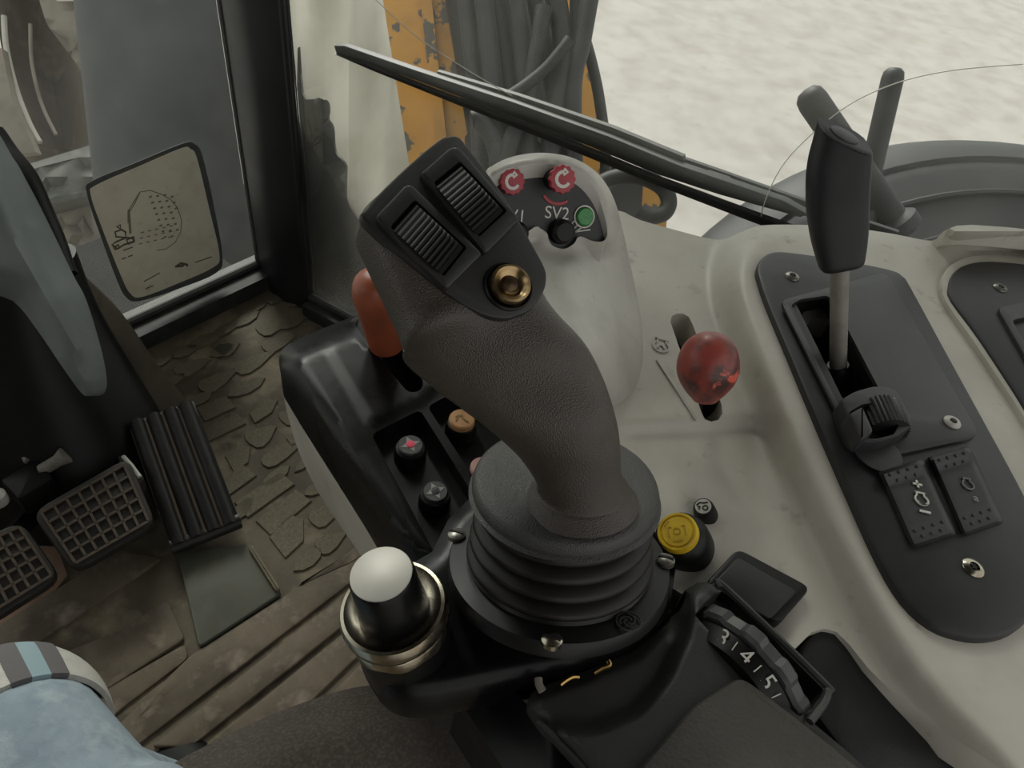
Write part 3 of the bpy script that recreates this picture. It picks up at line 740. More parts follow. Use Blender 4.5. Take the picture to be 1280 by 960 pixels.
# ================================================================ GREY SIDE CONSOLE
ZD = .63
RIDGE = crom([(928, 322), (948, 300), (975, 290), (1165, 300), (1360, 300), (1360, 1100), (1260, 960), (1150, 840), (1062, 690), (1000, 560), (950, 440), (925, 365)], 4, True)
DECK = crom([(700, 262), (768, 262), (800, 275), (850, 289), (885, 298), (905, 299), (925, 291), (950, 282), (1000, 281), (1060, 284), (1120, 293), (1165, 301), (1180, 289), (1215, 281), (1340, 292)], 3) + \
       [(1345, 400), (1345, 560), (1345, 760), (1345, 1000), (1262, 968), (1180, 915), (1120, 870), (1085, 835), (1062, 806), (1046, 790), (1030, 786), (1015, 790), (990, 815), (975, 830), (900, 770), (840, 735), (770, 720), (740, 640), (700, 560), (650, 470), (640, 380), (650, 300)]
STEP = [(826, 640), (860, 612), (905, 640), (940, 690), (1010, 725), (1060, 770), (1075, 830), (960, 860), (850, 790)]
def hd(x, y):
    p = (x, y)
    h = ZD + .026 * ss(-44, 10, sd(p, RIDGE))
    h -= .008 * ss(520, 545, y + .05 * (x - 870)) * ss(1000, 930, x) * ss(740, 800, x)
    h += .035 * ss(312, 285, y - .02 * (x - 1180)) * ss(1150, 1200, x)
    return h
LSLOT = rnd([(984, 377), (1040, 364), (1118, 508), (1046, 516)], 5, 2)
SLOT = [(838, 402), (840, 395), (846, 392), (854, 392), (861, 396), (866, 406), (902, 506), (903, 517), (898, 525), (889, 527), (881, 524), (877, 516)]
con = thing('side_console', 'warm grey moulded side console under the side window', 'console', P(1000, 600, 0))
mk('console_deck', *g_surf(DECK, lambda x, y: P(x, y, hd(x, y)), 7, V3((0, 0, -.022)), [SLOT, LSLOT], .03, False), M['deck'], con, sm=50)
def deckfr(x, y, dz=0): return Fr((0, 0, hd(x, y) + dz), Z, V3((1, 0, 0)))
fd = deckfr(870, 460)
prism('slot_floor', fd, offs(fd.pxs(SLOT, -.03), -.003), -.036, -.0285, M['deep'], con)
fe = deckfr(826, 434); at = fe.ax((826, 434), (829, 410))
J = [stroke(fe, at, engine(.0085), .0012, .0012, True), stroke(fe, at, [(.0025 * math.cos(t), .004 * math.sin(t) - .002) for t in [math.radians(200 - i * 22) for i in range(10)]], .0012, .0012)]
lab(mk('engine_emblem', *join(*J), M['pod'], con), 'embossed engine symbol')
lab(mk('throttle_mark', *g_prism(fe, fe.pxs([(820, 451), (823, 450), (871, 524), (869, 527)]), 0, .0014, 0), M['pod'], con), 'embossed tapered line beside the slot')
prism('console_base', Fr.H(0), offs([P(x, y, .58).to_2d()[:] for x, y in DECK], .012), 0, .58, M['black'], con)
fp = Fr.T(P(1015, 790, .6155), P(1046, 790, .6155), P(1262, 968, .606))
lab(prism('lower_panel', fp, fp.pxs(crom([(990, 822), (1008, 796), (1022, 786), (1040, 789), (1054, 806), (1086, 842), (1122, 878), (1182, 922), (1290, 990), (1290, 1010), (1100, 1010), (1030, 930), (985, 860)], 3, True)), -.02, .012, M['panel'], con, b=.004), 'black lower panel of the console')

# blank cover on the deck
fb = Fr((0, 0, max(hd(*p_) for p_ in ((917, 692), (1008, 741), (968, 787), (876, 737))) + .0005), Z, V3((1, 0, 0)))
q = fb.pxs([(917, 692), (1008, 741), (968, 787), (876, 737)])
bl = prism('blank_cover', fb, rnd(q, .006, 4), -.002, .0075, M['black'], con, b=.0018)
lab(bl, 'black rectangular blank cover')
q2 = fb.pxs([(922, 697), (996, 740), (962, 775), (888, 733)], .0075)
prism('cover_face', fb, rnd(q2, .003, 3), .0074, .0086, M['panel'], bl, b=.0006)
# yellow push button and small black lamp button
def between(p0, p1): return p0, p1 - p0
hz = hd(857, 683)
p0, ax = between(P(858, 684, hz), P(846, 664, hz + .024)); L_ = ax.length
yb = mk('yellow_button', *g_lathe(p0, ax, [(0, -.002), (.0172, -.002), (.0172, L_ * .45), (.0152, L_ * .72), (.0125, L_ * .8), (0, L_ * .8)], 36), M['black'], con)
lab(yb, 'yellow round push button in a black collar')
mk('button_cap', *g_lathe(p0, ax, [(0, L_ * .7), (.0124, L_ * .7), (.0124, L_ * .95), (.0116, L_), (.0106, L_), (.0102, L_ * .97), (.0096, L_ * .97), (.009, L_), (0, L_)], 36), M['yellow'], yb)
fy = Fr(p0 + ax, ax); at = lambda a, b: (a, b)
J = [stroke(fy, at, [(-.005, -.003), (-.005, .003), (-.003, .003)], .0008, .0004), stroke(fy, at, [(.005, -.003), (.005, .003), (.003, .003)], .0008, .0004), stroke(fy, at, circ(12, .002), .0008, .0004, True), stroke(fy, at, [(-.003, -.006), (.003, -.006)], .0009, .0004), stroke(fy, at, [(-.007, .004), (-.006, .006), (-.004, .007)], .0009, .0004)]
mk('button_emblem', *join(*J), M['yellow_d'], yb)
p0, ax = between(P(882, 643, hd(882, 643)), P(879, 633, hd(882, 643) + .010)); L_ = ax.length
sb = mk('small_button', *g_lathe(p0, ax, [(0, -.002), (.0078, -.002), (.0078, 0), (.0068, L_ * .8), (.006, L_), (0, L_)], 28), M['black'], con)
lab(sb, 'small black button with pale symbol')
mk('button_cap', *g_lathe(p0, ax, [(0, L_ * .9), (.0052, L_ * .9), (.0052, L_ * 1.04), (0, L_ * 1.06)], 24), M['silver'], sb)
fy = Fr(p0 + ax * 1.07, ax)
J = [stroke(fy, at, [(.0012 + x, y - .0016) for x, y in circ(10, .0016)], .0008, .0002, True), stroke(fy, at, [(-.004, .0015), (-.0015, .0028), (.0005, .002), (.0035, .002)], .0008, .0002), stroke(fy, at, [(-.003, -.002), (-.002, 0), (-.0035, .0005)], .0008, .0002)]
mk('button_emblem', *join(*J), M['black'], sb)
for k, (x, y) in enumerate(((973, 565), (1010, 640), (957, 604))):
    pass

# red throttle ball lever
tl = thing('throttle_lever', 'worn red ball knob on a short lever in the console slot', 'lever', P(889, 516, ZD - .025))
b0 = P(888, 516, ZD - .026); b1 = D(885, 458, .492)
dirb = (b1 - b0).normalized(); r = 38.5 * .492 / FPX
mk('lever_shaft', *g_lathe(b0, dirb, [(0, 0), (.006, 0), (.006, (b1 - b0).length - r * .8), (0, (b1 - b0).length - r * .8)], 16), M['black'], tl)
dv = (CU * 1.0 - VIEW * .35).normalized()
prof = [(0, -r * 1.22), (r * .34, -r * 1.2), (r * .46, -r * 1.08), (r * .66, -r * .86), (r * .88, -r * .52), (r * .985, -r * .2), (r, .0), (r * .97, r * .28), (r * .86, r * .6), (r * .66, r * .88), (r * .38, r * 1.07), (r * .15, r * 1.14), (0, r * 1.15)]
mk('ball_knob', *g_lathe(b1, dv, crom(prof, 3), 40), M['ball'], tl, sm=80)

# ================================================================ LEVER PANELS
ZL = ZD + .027
def screw(fr, x, y, r, parent, h=0, m='screw', lbl=None, slot=False):
    p = fr.w(*fr.px(x, y, h), h)
    o = mk('screw', *g_lathe(p, fr.n, [(0, -.002), (r, -.002), (r, .0006), (r * .85, .0016), (r * .45, .0022), (r * .38, .0008), (0, .0008)] if not slot else [(0, -.002), (r, -.002), (r, .0006), (r * .7, .0018), (0, .0022)], 20), M[m], parent)
    f2 = Fr(p, fr.n, fr.ux)
    if slot: mk('screw_slot', *stroke(f2, lambda a, b: (a, b), [(-r * .8, r * .25), (r * .8, -r * .25)], r * .28, .0026), M['deep'], o)
    else: prism('screw_socket', f2, star(r * .4, 5), .0005, .0019, M['deep'], o)
    if lbl: lab(o, lbl)
    return o
lp = thing('lever_panel', 'long black control panel with lever slot and two rocker switches', 'control panel', P(1100, 560, ZL))
fL = Fr.H(ZL)
base = crom([(946, 352), (944, 340), (949, 328), (962, 320), (985, 320), (1040, 328), (1108, 341), (1126, 350), (1136, 364), (1178, 442), (1234, 545), (1280, 632), (1296, 680), (1298, 730), (1286, 770), (1262, 794), (1230, 803), (1196, 800), (1160, 786), (1126, 755), (1096, 706), (1062, 632), (1020, 536), (980, 440), (955, 380)], 3, True)
slotL = rnd(fL.pxs([(990, 382), (1000, 374), (1034, 369), (1042, 376), (1106, 500), (1050, 506)]), .004, 3)
prism('base_plate', fL, fL.pxs(base), -.012, .005, M['panel'], lp, b=.003, holes=[slotL])
cov = rnd(fL.pxs([(974, 378), (1106, 342), (1224, 549), (1076, 581)], .005), [.008, .012, .012, .008], 5)
slotC = rnd(fL.pxs([(989, 381), (1000, 374), (1034, 369), (1041, 375), (1108, 503), (1048, 508)], .008), .003, 3)
prism('cover_plate', fL, cov, .0045, .0078, M['panel2'], lp, b=.0015, holes=[slotC])
prism('slot_rib', fL, fL.pxs([(978, 384), (984, 382), (1049, 512), (1044, 516)], .0078), .0075, .0095, M['panel2'], lp, b=.0006)
prism('slot_floor', fL, offs(fL.pxs([(985, 378), (1040, 365), (1115, 505), (1045, 512)]), -.006), -.05, -.045, M['deep'], lp)
for a, b in (((985, 378), (1045, 512)), ((1040, 368), (1112, 505)), ((985, 378), (1040, 368))):
    A, B = P(*a, ZL), P(*b, ZL); mk('slot_wall', *rings([[A, A - Z * .05, A - Z * .05 + V3((.001, .001, 0)), A + V3((.001, .001, 0))], [B, B - Z * .05, B - Z * .05 + V3((.001, .001, 0)), B + V3((.001, .001, 0))]]), M['deep'], lp)
fq = Fr.H(ZL - .015)
lab(prism('quadrant_plate', fq, fq.pxs(crom([(1001, 402), (1006, 388), (1020, 384), (1036, 392), (1048, 412), (1040, 402), (1022, 397), (1014, 394), (1012, 402), (1006, 408)], 3, True)), -.02, 0, M['steel'], lp), 'grey metal quadrant inside the slot')
prism('quadrant_strip', fq, fq.pxs([(1058, 440), (1064, 438), (1098, 496), (1090, 500), (1082, 490)]), -.02, -.004, M['steel'], lp)
prism('link_bar', fq, fq.pxs([(1046, 470), (1060, 462), (1072, 476), (1090, 500), (1058, 506)]), -.03, -.006, M['black'], lp)
# friction knob housing
fh = Fr.H(ZL + .008)
hous = [(1046, 506), (1062, 496), (1086, 489), (1108, 490), (1118, 498), (1134, 528), (1134, 540), (1118, 552), (1092, 559), (1072, 558), (1062, 548), (1052, 526)]
hole = rnd(fh.pxs([(1060, 516), (1078, 505), (1104, 503), (1112, 508), (1124, 530), (1118, 543), (1096, 551), (1080, 548), (1070, 534)], .012), .003, 3)
hb = prism('knob_housing', fh, rnd(fh.pxs(hous, .006), .004, 3), -.002, .012, M['panel'], lp, b=.002, holes=[hole])
prism('housing_floor', fh, fh.pxs([(1058, 514), (1108, 500), (1126, 532), (1096, 555), (1076, 552)], 0), -.004, -.001, M['deep'], hb)
pk = P(1098, 530, ZL + .006); a = (P(1076, 480, ZL) - P(1106, 550, ZL)).normalized()
rr = .0145; prf = []
V, F = [], []
kn = []
fk = Fr(pk + Z * .004, a); gear = []
for i in range(96):
    t = 2 * math.pi * i / 96; q_ = rr + (.0007 if i % 3 == 0 else -.0004); gear.append((q_ * math.cos(t), q_ * math.sin(t)))
mk('friction_knob', *g_prism(fk, gear, -.012, .011, .001), M['panel'], lp, sm=25)
mk('knob_pawl', *g_prism(fh, rnd(fh.pxs([(1060, 518), (1078, 508), (1092, 540), (1076, 552)], .016), .003, 3), .004, .017, .002), M['panel'], lp)
mk('index_dish', *g_lathe(P(1096, 566, ZL + .0075), Z, [(0, 0), (.016, 0), (.0165, .0008), (.015, .001), (0, .0006)], 32), M['panel2'], lp)
# rockers
def rocker(q, lbl, sym):
    def f(u, v):
        e = min(u, 1 - u)
        h = .0105 * (1 - (abs(v - .5) * 2) ** 2 * .0) 
        h = .0085 + .006 * ss(.24, 0, v) + .001 * ss(.7, 1, v)
        h -= .003 * (1 - ss(0, .1, e)) + .0035 * (1 - ss(0, .05, min(v, 1 - v)))
        return P(*quad(q, u, v), ZL + h)
    o = lab(mk('rocker_switch', *g_patch(q, f, 12, 22, lambda u, v: P(*quad(q, u, v), ZL + .003)), M['panel'], lp, sm=45), lbl)
    J = []
    for v0, n_ in ((.07, 4), (.16, 3), (.80, 4), (.89, 3)):
        for i in range(n_):
            u0 = (.2 + .2 * i) if n_ == 4 else (.3 + .2 * i)
            J.append(g_lathe(f(u0, v0), Z - V3((0, .2, 0)), [(0, -.0006), (.0013, -.0004), (.0009, .0007), (0, .0009)], 8))
    stuff(mk('grip_bump', *join(*J), M['panel2'], o))
    c_ = f(.5, .45); fr = Fr.T(f(.3, .4), f(.7, .4), f(.5, .62)); fr.o = fr.o + fr.n * .0006
    return o, fr, quad(q, .5, .45), quad(q, .5, .1)
q1 = [(1098, 590), (1154, 573), (1198, 668), (1140, 686)]
o, fr, pc, pu = rocker(q1, 'rocker switch with plus, engine symbol and minus', 1)
at = fr.ax((1152, 625), (1145, 600))
J = [stroke(fr, at, engine(.0054), .0009, .0005, True), stroke(fr, at, [(-.003, .0125), (.003, .0125)], .0012, .0005), stroke(fr, at, [(0, .0095), (0, .0155)], .0012, .0005), stroke(fr, at, [(-.0035, -.009), (.0035, -.009)], .0013, .0005),
     stroke(fr, at, [(.003 * math.cos(t), .003 * math.sin(t) - .001) for t in [math.radians(190 + i * 20) for i in range(9)]], .0008, .0005)]
mk('switch_symbol', *join(*J), M['white'], o, recalc=False)
q2 = [(1161, 571), (1212, 557), (1256, 653), (1204, 671)]
o, fr, pc, pu = rocker(q2, 'rocker switch with faint engine symbol', 2)
at = fr.ax((1210, 606), (1203, 585))
mk('switch_symbol', *stroke(fr, at, engine(.0048), .0008, .0005, True), M['faint'], o, recalc=False)
text('switch_letter', 'a', fr, fr.ax((1219, 623), (1212, 602)), .008, M['greyprint'], o, .0006)
screw(fL, 990, 346, .0062, lp, .005); screw(fL, 1190, 528, .0060, lp, .008, 'silver', 'bright screw'); screw(fL, 1216, 710, .0066, lp, .005, 'chrome', 'rust ringed screw')

# second panel at the right edge
l2 = thing('second_lever_panel', 'black control panel cut off by the right edge of the picture', 'control panel', P(1260, 440, ZL))
b2 = crom([(1188, 378), (1184, 360), (1190, 343), (1206, 332), (1235, 328), (1290, 333), (1400, 350), (1400, 720), (1352, 640), (1290, 530), (1226, 430)], 3, True)
rim = crom([(1180, 382), (1174, 358), (1182, 338), (1202, 325), (1236, 321), (1290, 326), (1410, 343), (1410, 740), (1345, 645), (1282, 535), (1216, 434)], 3, True)
lab(prism('border_moulding', fL, fL.pxs(rim), -.01, .004, M['deck'], l2, b=.003), 'grey raised border')
prism('base_plate', fL, fL.pxs(b2, .004), -.01, .0065, M['panel'], l2, b=.003)
prism('cover_plate', fL, rnd(fL.pxs([(1243, 388), (1360, 362), (1400, 560), (1340, 560)], .006), .008, 4), .006, .010, M['panel2'], l2, b=.0015, holes=[rnd(fL.pxs([(1265, 400), (1320, 388), (1360, 500), (1330, 520)], .01), .004, 3)])
screw(fL, 1250, 360, .0064, l2, .0065)

# lever with T handle
lv = thing('hand_lever', 'tall black lever handle on a grey steel shaft in the panel slot', 'lever', P(1047, 486, ZL - .03))
s0 = P(1047, 486, ZL - .03); s1 = D(1050, 325, .50); s2 = D(1052, 240, .485)
mk('lever_shaft', *g_tube([s0, s1, s2], .0063, 18), M['steel'], lv)
mk('shaft_boot', *g_lathe(s0, s1 - s0, [(0, 0), (.011, 0), (.011, .018), (.008, .024), (0, .024)], 20), M['black'], lv)
hs = [(1052, 336, 20, 8, .493), (1052, 333, 25, 13, .492), (1051, 322, 28, 17, .491), (1049, 295, 33, 19, .489), (1047, 262, 36, 20, .487), (1047, 240, 37, 20, .4855), (1048, 215, 37.8, 20, .48), (1050, 190, 36.5, 20, .48), (1053, 165, 33, 19, .48), (1056, 135, 29, 18, .48), (1058, 110, 26, 17, .48)]
sec = []
for x, y, w_, d_, dep in hs:
    dep = .52 - (486 - y) / 246 * .035
    k = dep / FPX; up_ = (s2 - s0).normalized(); rgt = (CR - up_ * CR.dot(up_)).normalized(); dpt = up_.cross(rgt)
    sec.append((D(x, y, dep) + VIEW * .0, rgt * w_ * k, dpt * d_ * k * 1.1, 3.0))
V, F = g_sec(sec, 40, 6)
# slanted top: the last ring is pulled onto the plane of the cap
up_ = (s2 - s0).normalized()
ft = Fr(D(1062, 167, .478), up_ * .74 + CR * .46 - VIEW * .48)
bh = bmesh.new(); bv = [bh.verts.new(p) for p in V]
for f_ in F: bh.faces.new([bv[k] for k in f_])
r_ = bmesh.ops.bisect_plane(bh, geom=bh.verts[:] + bh.edges[:] + bh.faces[:], plane_co=ft.o, plane_no=ft.n, clear_outer=True)
ed_ = [e for e in r_['geom_cut'] if isinstance(e, bmesh.types.BMEdge)]
cp_ = [v.co.copy() for v in r_['geom_cut'] if isinstance(v, bmesh.types.BMVert)]
bmesh.ops.contextual_create(bh, geom=ed_)
bmesh.ops.bevel(bh, geom=[e for e in ed_ if e.is_valid], offset=.0007, segments=1, affect='EDGES', profile=.5)
bh.verts.index_update()
V = [v.co.copy() for v in bh.verts]; F = [tuple(v.index for v in f_.verts) for f_ in bh.faces]; bh.free()
c_ = sum(cp_, V3()) / len(cp_)
mk('lever_handle', V, F, M['handle'], lv, sm=35)
fc_ = Fr(c_, ft.n)
mk('handle_button', *g_prism(Fr(c_, ft.n, CR - CU * .7), [(x * 1.4, y) for x, y in circ(24, .0075)], -.001, .0007, .0004), M['panel2'], lv)

# ================================================================ INDICATOR POD
pod = thing('indicator_pod', 'pale grey domed indicator pod with red knobs and green lamp behind the joystick', 'control pod', P(720, 400, ZD))
po = crom([(604, 222), (616, 207), (640, 196), (672, 191), (704, 194), (730, 204), (752, 222), (768, 250), (778, 285), (788, 330), (797, 375), (803, 415), (803, 450), (797, 478), (785, 496), (768, 508), (720, 520), (650, 480), (600, 400), (580, 300)], 4, True)
PA, PB, PC = P(640, 212, .7455), P(700, 206, .7475), P(748, 295, .7035)
fP = Fr.T(PA, PB, PC)
pan = crom([(590, 250), (606, 228), (628, 214), (660, 207), (690, 205), (712, 209), (730, 220), (745, 240), (754, 264), (759, 286), (758, 297), (752, 302), (740, 301), (728, 296), (722, 297), (718, 304), (706, 311), (692, 308), (686, 300), (684, 292), (676, 286), (668, 284), (640, 300), (600, 290)], 3, True)
def hp(x, y):
    zt = .757 - (y - 191) * .00050 if y < 300 else .7025 - (y - 300) * .00005
    zt = max(zt, .685)
    e = sd((x, y), po)
    zf = ZD - .004 + (zt - ZD + .004) * (1 - (1 - ss(-20, 105, e)) ** 1.0) if y > 300 else None
    side = ss(0, 90, e) ** .55 if e > 0 else 0
    zp = PL(x, y, fP.o, fP.n).z + .002
    lowz = ZD + (zt - ZD) * side
    t = ss(380, 250, y)
    topz = zt - .010 * (1 - ss(0, 14, e))
    z_ = lowz * (1 - t) + topz * t
    w_ = 1 - ss(0, 22, -sd((x, y), pan))
    return z_ * (1 - w_) + zp * w_
mk('pod_shell', *g_surf(po, lambda x, y: P(x, y, hp(x, y)), 5.5, lambda p: V3((0, 0, ZD - .03 - p.z)), [pan], .022), M['pod'], pod, sm=60)
pp = prism('indicator_panel', fP, fP.pxs(offs(pan, -3)), -.012, -.0015, M['panel'], pod)
def gearcap(x, y, h, r, body, arrow, lbl):
    p = fP.w(*fP.px(x, y, h), h)
    up_ = fP.n
    f2 = Fr(p, up_, CR)
    g_ = []
    for i in range(48):
        t = 2 * math.pi * i / 48; q_ = r * (1 + .06 * math.cos(12 * t)); g_.append((q_ * math.cos(t), q_ * math.sin(t)))
    o = lab(mk('red_knob', *g_prism(f2, g_, -.004, .0, .0008), M['redcap'], pod), lbl)
    mk('knob_stem', *g_lathe(p, up_, [(0, -.004 - body), (r * .8, -.004 - body), (r * .8, -.004), (0, -.004)], 20), M['black'], o)
    arcp = [(r * .52 * math.cos(t), r * .52 * math.sin(t)) for t in [math.radians(80 + i * 250 / 16) for i in range(17)]]
    J = [stroke(f2, lambda a, b: (a, b), arcp, r * .24, .0003), stroke(f2, lambda a, b: (a, b), [(r * .05, r * .75), (r * .34, r * .5), (r * .0, r * .3)], r * .2, .0003)]
    mk('turn_arrow', *join(*J), M['white'], o, recalc=False)
k = fP.ppm(690, 240)
gearcap(641, 227, .004, 15.5 * k, .008, 0, 'left red knob with white turn arrow, low')
gearcap(704, 224, .018, 16.5 * k, .024, 0, 'right red knob with white turn arrow, standing tall')
arcp = [(698 + 20 * math.cos(t), 236 + 19 * math.sin(t)) for t in [math.radians(55 + i * 10) for i in range(11)]]
mk('red_scale', *stroke(fP, lambda a, b: fP.px(a, b, -.001), arcp, .0024, -.0010), M['redcap'], pod, recalc=False)
at = fP.ax((698, 266), (700, 246))
o = text('panel_lettering', 'SV2', fP, fP.ax((697, 267), (699, 247)), .0125, M['white'], pod, -.001)
text('panel_lettering', 'SV1', fP, fP.ax((642, 270), (644, 250)), .0125, M['white'], pod, -.001)
p = fP.w(*fP.px(731, 271, 0), 0)
gl_ = lab(mk('green_lamp', *g_lathe(p, fP.n, [(0, -.002), (11.5 * k, -.002), (11.5 * k, .001), (10 * k, .002), (0, .0022)], 28), M['green'], pod), 'round green lamp')
f2 = Fr(p, fP.n, CR)
J = [stroke(f2, lambda a, b: (a, b), circ(28, 13.5 * k), .0011, -.0007, True)]
for x0, y0, x1, y1 in ((712, 282, 722, 272), (716, 287, 723, 280), (715, 292, 728, 284), (717, 290, 738, 287)):
    J.append(stroke(fP, lambda a, b: fP.px(a, b, -.001), [(x0, y0), (x1, y1)], .0010, -.0010))
mk('lamp_print', *join(*J), M['white'], pod, recalc=False)
p = fP.w(*fP.px(704, 290, .006), .006)
lab(mk('black_knob', *g_lathe(p, fP.n, [(0, -.014), (15.5 * k, -.014), (16 * k, -.004), (14.5 * k, .002), (11 * k, .004), (0, .0045)], 30), M['black'], pod), 'small round black knob')
p = fP.w(*fP.px(646, 292, .006), .006)
lab(mk('black_knob', *g_lathe(p, fP.n, [(0, -.014), (15.5 * k, -.014), (16 * k, -.004), (14.5 * k, .002), (11 * k, .004), (0, .0045)], 30), M['black'], pod), 'black knob hidden by the joystick')

# ================================================================ BLACK SWITCH CONSOLE ON THE LEFT
ZB = ZD - .005
sw = thing('switch_console', 'black glossy switch console with pale grey side, left of the joystick', 'console', P(470, 560, 0))
bo = crom([(350, 462), (349, 447), (356, 434), (372, 424), (410, 408), (455, 391), (500, 382)], 4) + [(620, 380), (660, 420), (650, 560), (620, 640), (590, 680), (555, 712)] + crom([(540, 720), (516, 708), (486, 676), (452, 622), (412, 560), (372, 498)], 4)
slotB = rnd([(441, 404), (456, 394), (478, 412), (530, 476), (527, 487), (518, 491), (508, 489)], 9, 3)
trayL = rnd([(464, 543), (525, 512), (594, 622), (566, 690), (548, 700)], 7, 3)
trayR = rnd([(534, 508), (572, 488), (640, 520), (640, 600), (606, 618)], 7, 3)
cut = [(405, 420), (442, 402), (560, 470), (528, 502), (462, 532)]
def hb_(x, y):
    h = ZB - .022 * (1 - ss(0, 26, sd((x, y), bo)) ** .6)
    h += .0012 * ss(-2, 2, sd((x, y), cut)) - .0
    return h
mk('console_top', *g_surf(bo, lambda x, y: P(x, y, hb_(x, y)), 9, V3((0, 0, -.03)), [slotB, trayL, trayR], .014), M['gloss'], sw, sm=42)
fB = Fr.H(ZB)
prism('slot_floor', fB, offs(fB.pxs(slotB, -.016), -.004), -.05, -.016, M['deep'], sw)
tL = prism('switch_tray', fB, offs(fB.pxs(trayL, -.013), -.004), -.02, -.0125, M['black'], sw)
tR = prism('switch_tray', fB, offs(fB.pxs(trayR, -.013), -.004), -.02, -.0125, M['black'], sw)
# pale side
top = crom([(350, 466), (372, 502), (412, 565), (452, 627), (486, 682), (520, 724)], 5)
bot = crom([(351, 470), (358, 512), (374, 566), (402, 622), (440, 678), (470, 722)], 5)
R = []
for k_ in range(7):
    t = k_ / 6
    R.append([(a[0] * (1 - t) + b[0] * t, a[1] * (1 - t) + b[1] * t) for a, b in zip(top, bot)])
zlev = [ZB - .028, ZB - .05, ZB - .08, ZB - .12, ZB - .16, ZB - .20, ZB - .24]
outer = [[P(*q, z - .0) for q in r] for r, z in zip(R, zlev)]
inner = [[p - V3((-.02, 0, 0)) for p in r] for r in outer]
loop = [o_ + list(reversed(i_)) for o_, i_ in zip(outer, inner)]
lab(mk('side_panel', *rings(loop), M['deck'], sw, sm=60), 'pale grey side panel')
fT = Fr.H(ZB - .0125)
def pbtn(x, y, lbl, m, r_px=17, tall=.012, tilt=(0, 0)):
    k_ = fT.ppm(x, y); r = r_px * k_
    p0 = P(x, y, ZB - .0125 + tall) - (Z + V3((*tilt, 0))).normalized() * tall
    o = lab(mk('push_button', *g_lathe(p0, Z + V3((*tilt, 0)), [(0, -.002), (r * 1.1, -.002), (r * 1.1, tall * .5), (r, tall * .7), (r * .98, tall * .95), (r * .9, tall), (r * .8, tall), (0, tall)], 32), M['black'], sw), lbl)
    ax_ = (Z + V3((*tilt, 0))).normalized()
    return o, p0 + ax_ * tall, ax_, r
for x, y, lbl, lit in ((513, 559, 'round black push button with star symbol lit red', 1), (544, 617, 'round black push button with grey star symbol', 0)):
    o, p, ax_, r = pbtn(x, y, lbl, None, 18)
    mk('button_cap', *g_lathe(p, ax_, [(0, -.002), (r * .86, -.002), (r * .86, .002), (r * .78, .003), (0, .003)], 28), M['panel2'], o)
    f2 = Fr(p + ax_ * .003, ax_, CR)
    prism('star_symbol', f2, [(y_ * .95, x_ * .95) for x_, y_ in star(r * .68, 4)] if 0 else [(math.cos(.5) * a - math.sin(.5) * b, math.sin(.5) * a + math.cos(.5) * b) for a, b in star(r * .68, 4)], -.0004, .0003, M['greyprint'], o)
    mk('star_centre', *g_lathe(p + ax_ * .003, ax_, [(0, -.0004), (r * .3, -.0004), (r * .28, .0008), (0, .001)], 16), M['redlit' if lit else 'panel'], o)
o, p, ax_, r = pbtn(577, 528, 'round tan push button with an arrow', None, 17.5)
mk('button_cap', *g_lathe(p, ax_, [(0, -.002), (r * .9, -.002), (r * .9, .0035), (r * .8, .0045), (0, .0045)], 28), M['orange_cap'], o)
f2 = Fr(p + ax_ * .0045, ax_, CR)
mk('arrow_symbol', *join(stroke(f2, lambda a, b: (a, b), [(-r * .4, -r * .3), (-r * .2, r * .25), (r * .1, -r * .1), (r * .45, -r * .35)], .0011, .0004), stroke(f2, lambda a, b: (a, b), [(-r * .45, r * .05), (-r * .2, r * .3), (r * .05, r * .2)], .0011, .0004)), M['bronze'], o, recalc=False)
o, p, ax_, r = pbtn(603, 588, 'round pink push button half hidden by the joystick skirt', None, 17)
mk('button_cap', *g_lathe(p, ax_, [(0, -.002), (r * .9, -.002), (r * .9, .0035), (r * .8, .0045), (0, .0045)], 28), M['pink'], o)
# orange lever in its slot
ol = thing('orange_lever', 'scuffed orange lever knob in the slot behind the joystick head', 'lever', P(487, 440, ZB - .04))
q0, q1 = P(487, 446, ZB - .03), D(470, 362, .485)
k_ = .5 / FPX; axl = (D(466, 345, .478) - D(484, 432, .530)); bb = D(484, 432, .530); L_ = axl.length
mk('lever_knob', *g_lathe(bb, axl, crom([(0, 0), (20 * k_, 0), (24 * k_, L_ * .06), (26 * k_, L_ * .3), (28.5 * k_, L_ * .6), (29 * k_, L_ * .8), (24 * k_, L_ * .95), (12 * k_, L_ * 1.02), (0, L_ * 1.03)], 3), 32), M['orange'], ol, sm=70)
pm = bb + axl * .80 + CR * 22 * k_ - VIEW * .008
mk('lever_cap', *g_sec([(pm - axl * .2, CR * .002, VIEW * .006, 2), (pm - axl * .1, CR * .008, VIEW * .012, 2), (pm + axl * .08, CR * .010, VIEW * .013, 2), (pm + axl * .2, CR * .003, VIEW * .006, 2)], 18, 4), M['black'], ol)
mk('lever_shaft', *g_tube([P(489, 450, ZB - .045), bb + axl * .05], .0075, 12), M['black'], ol)
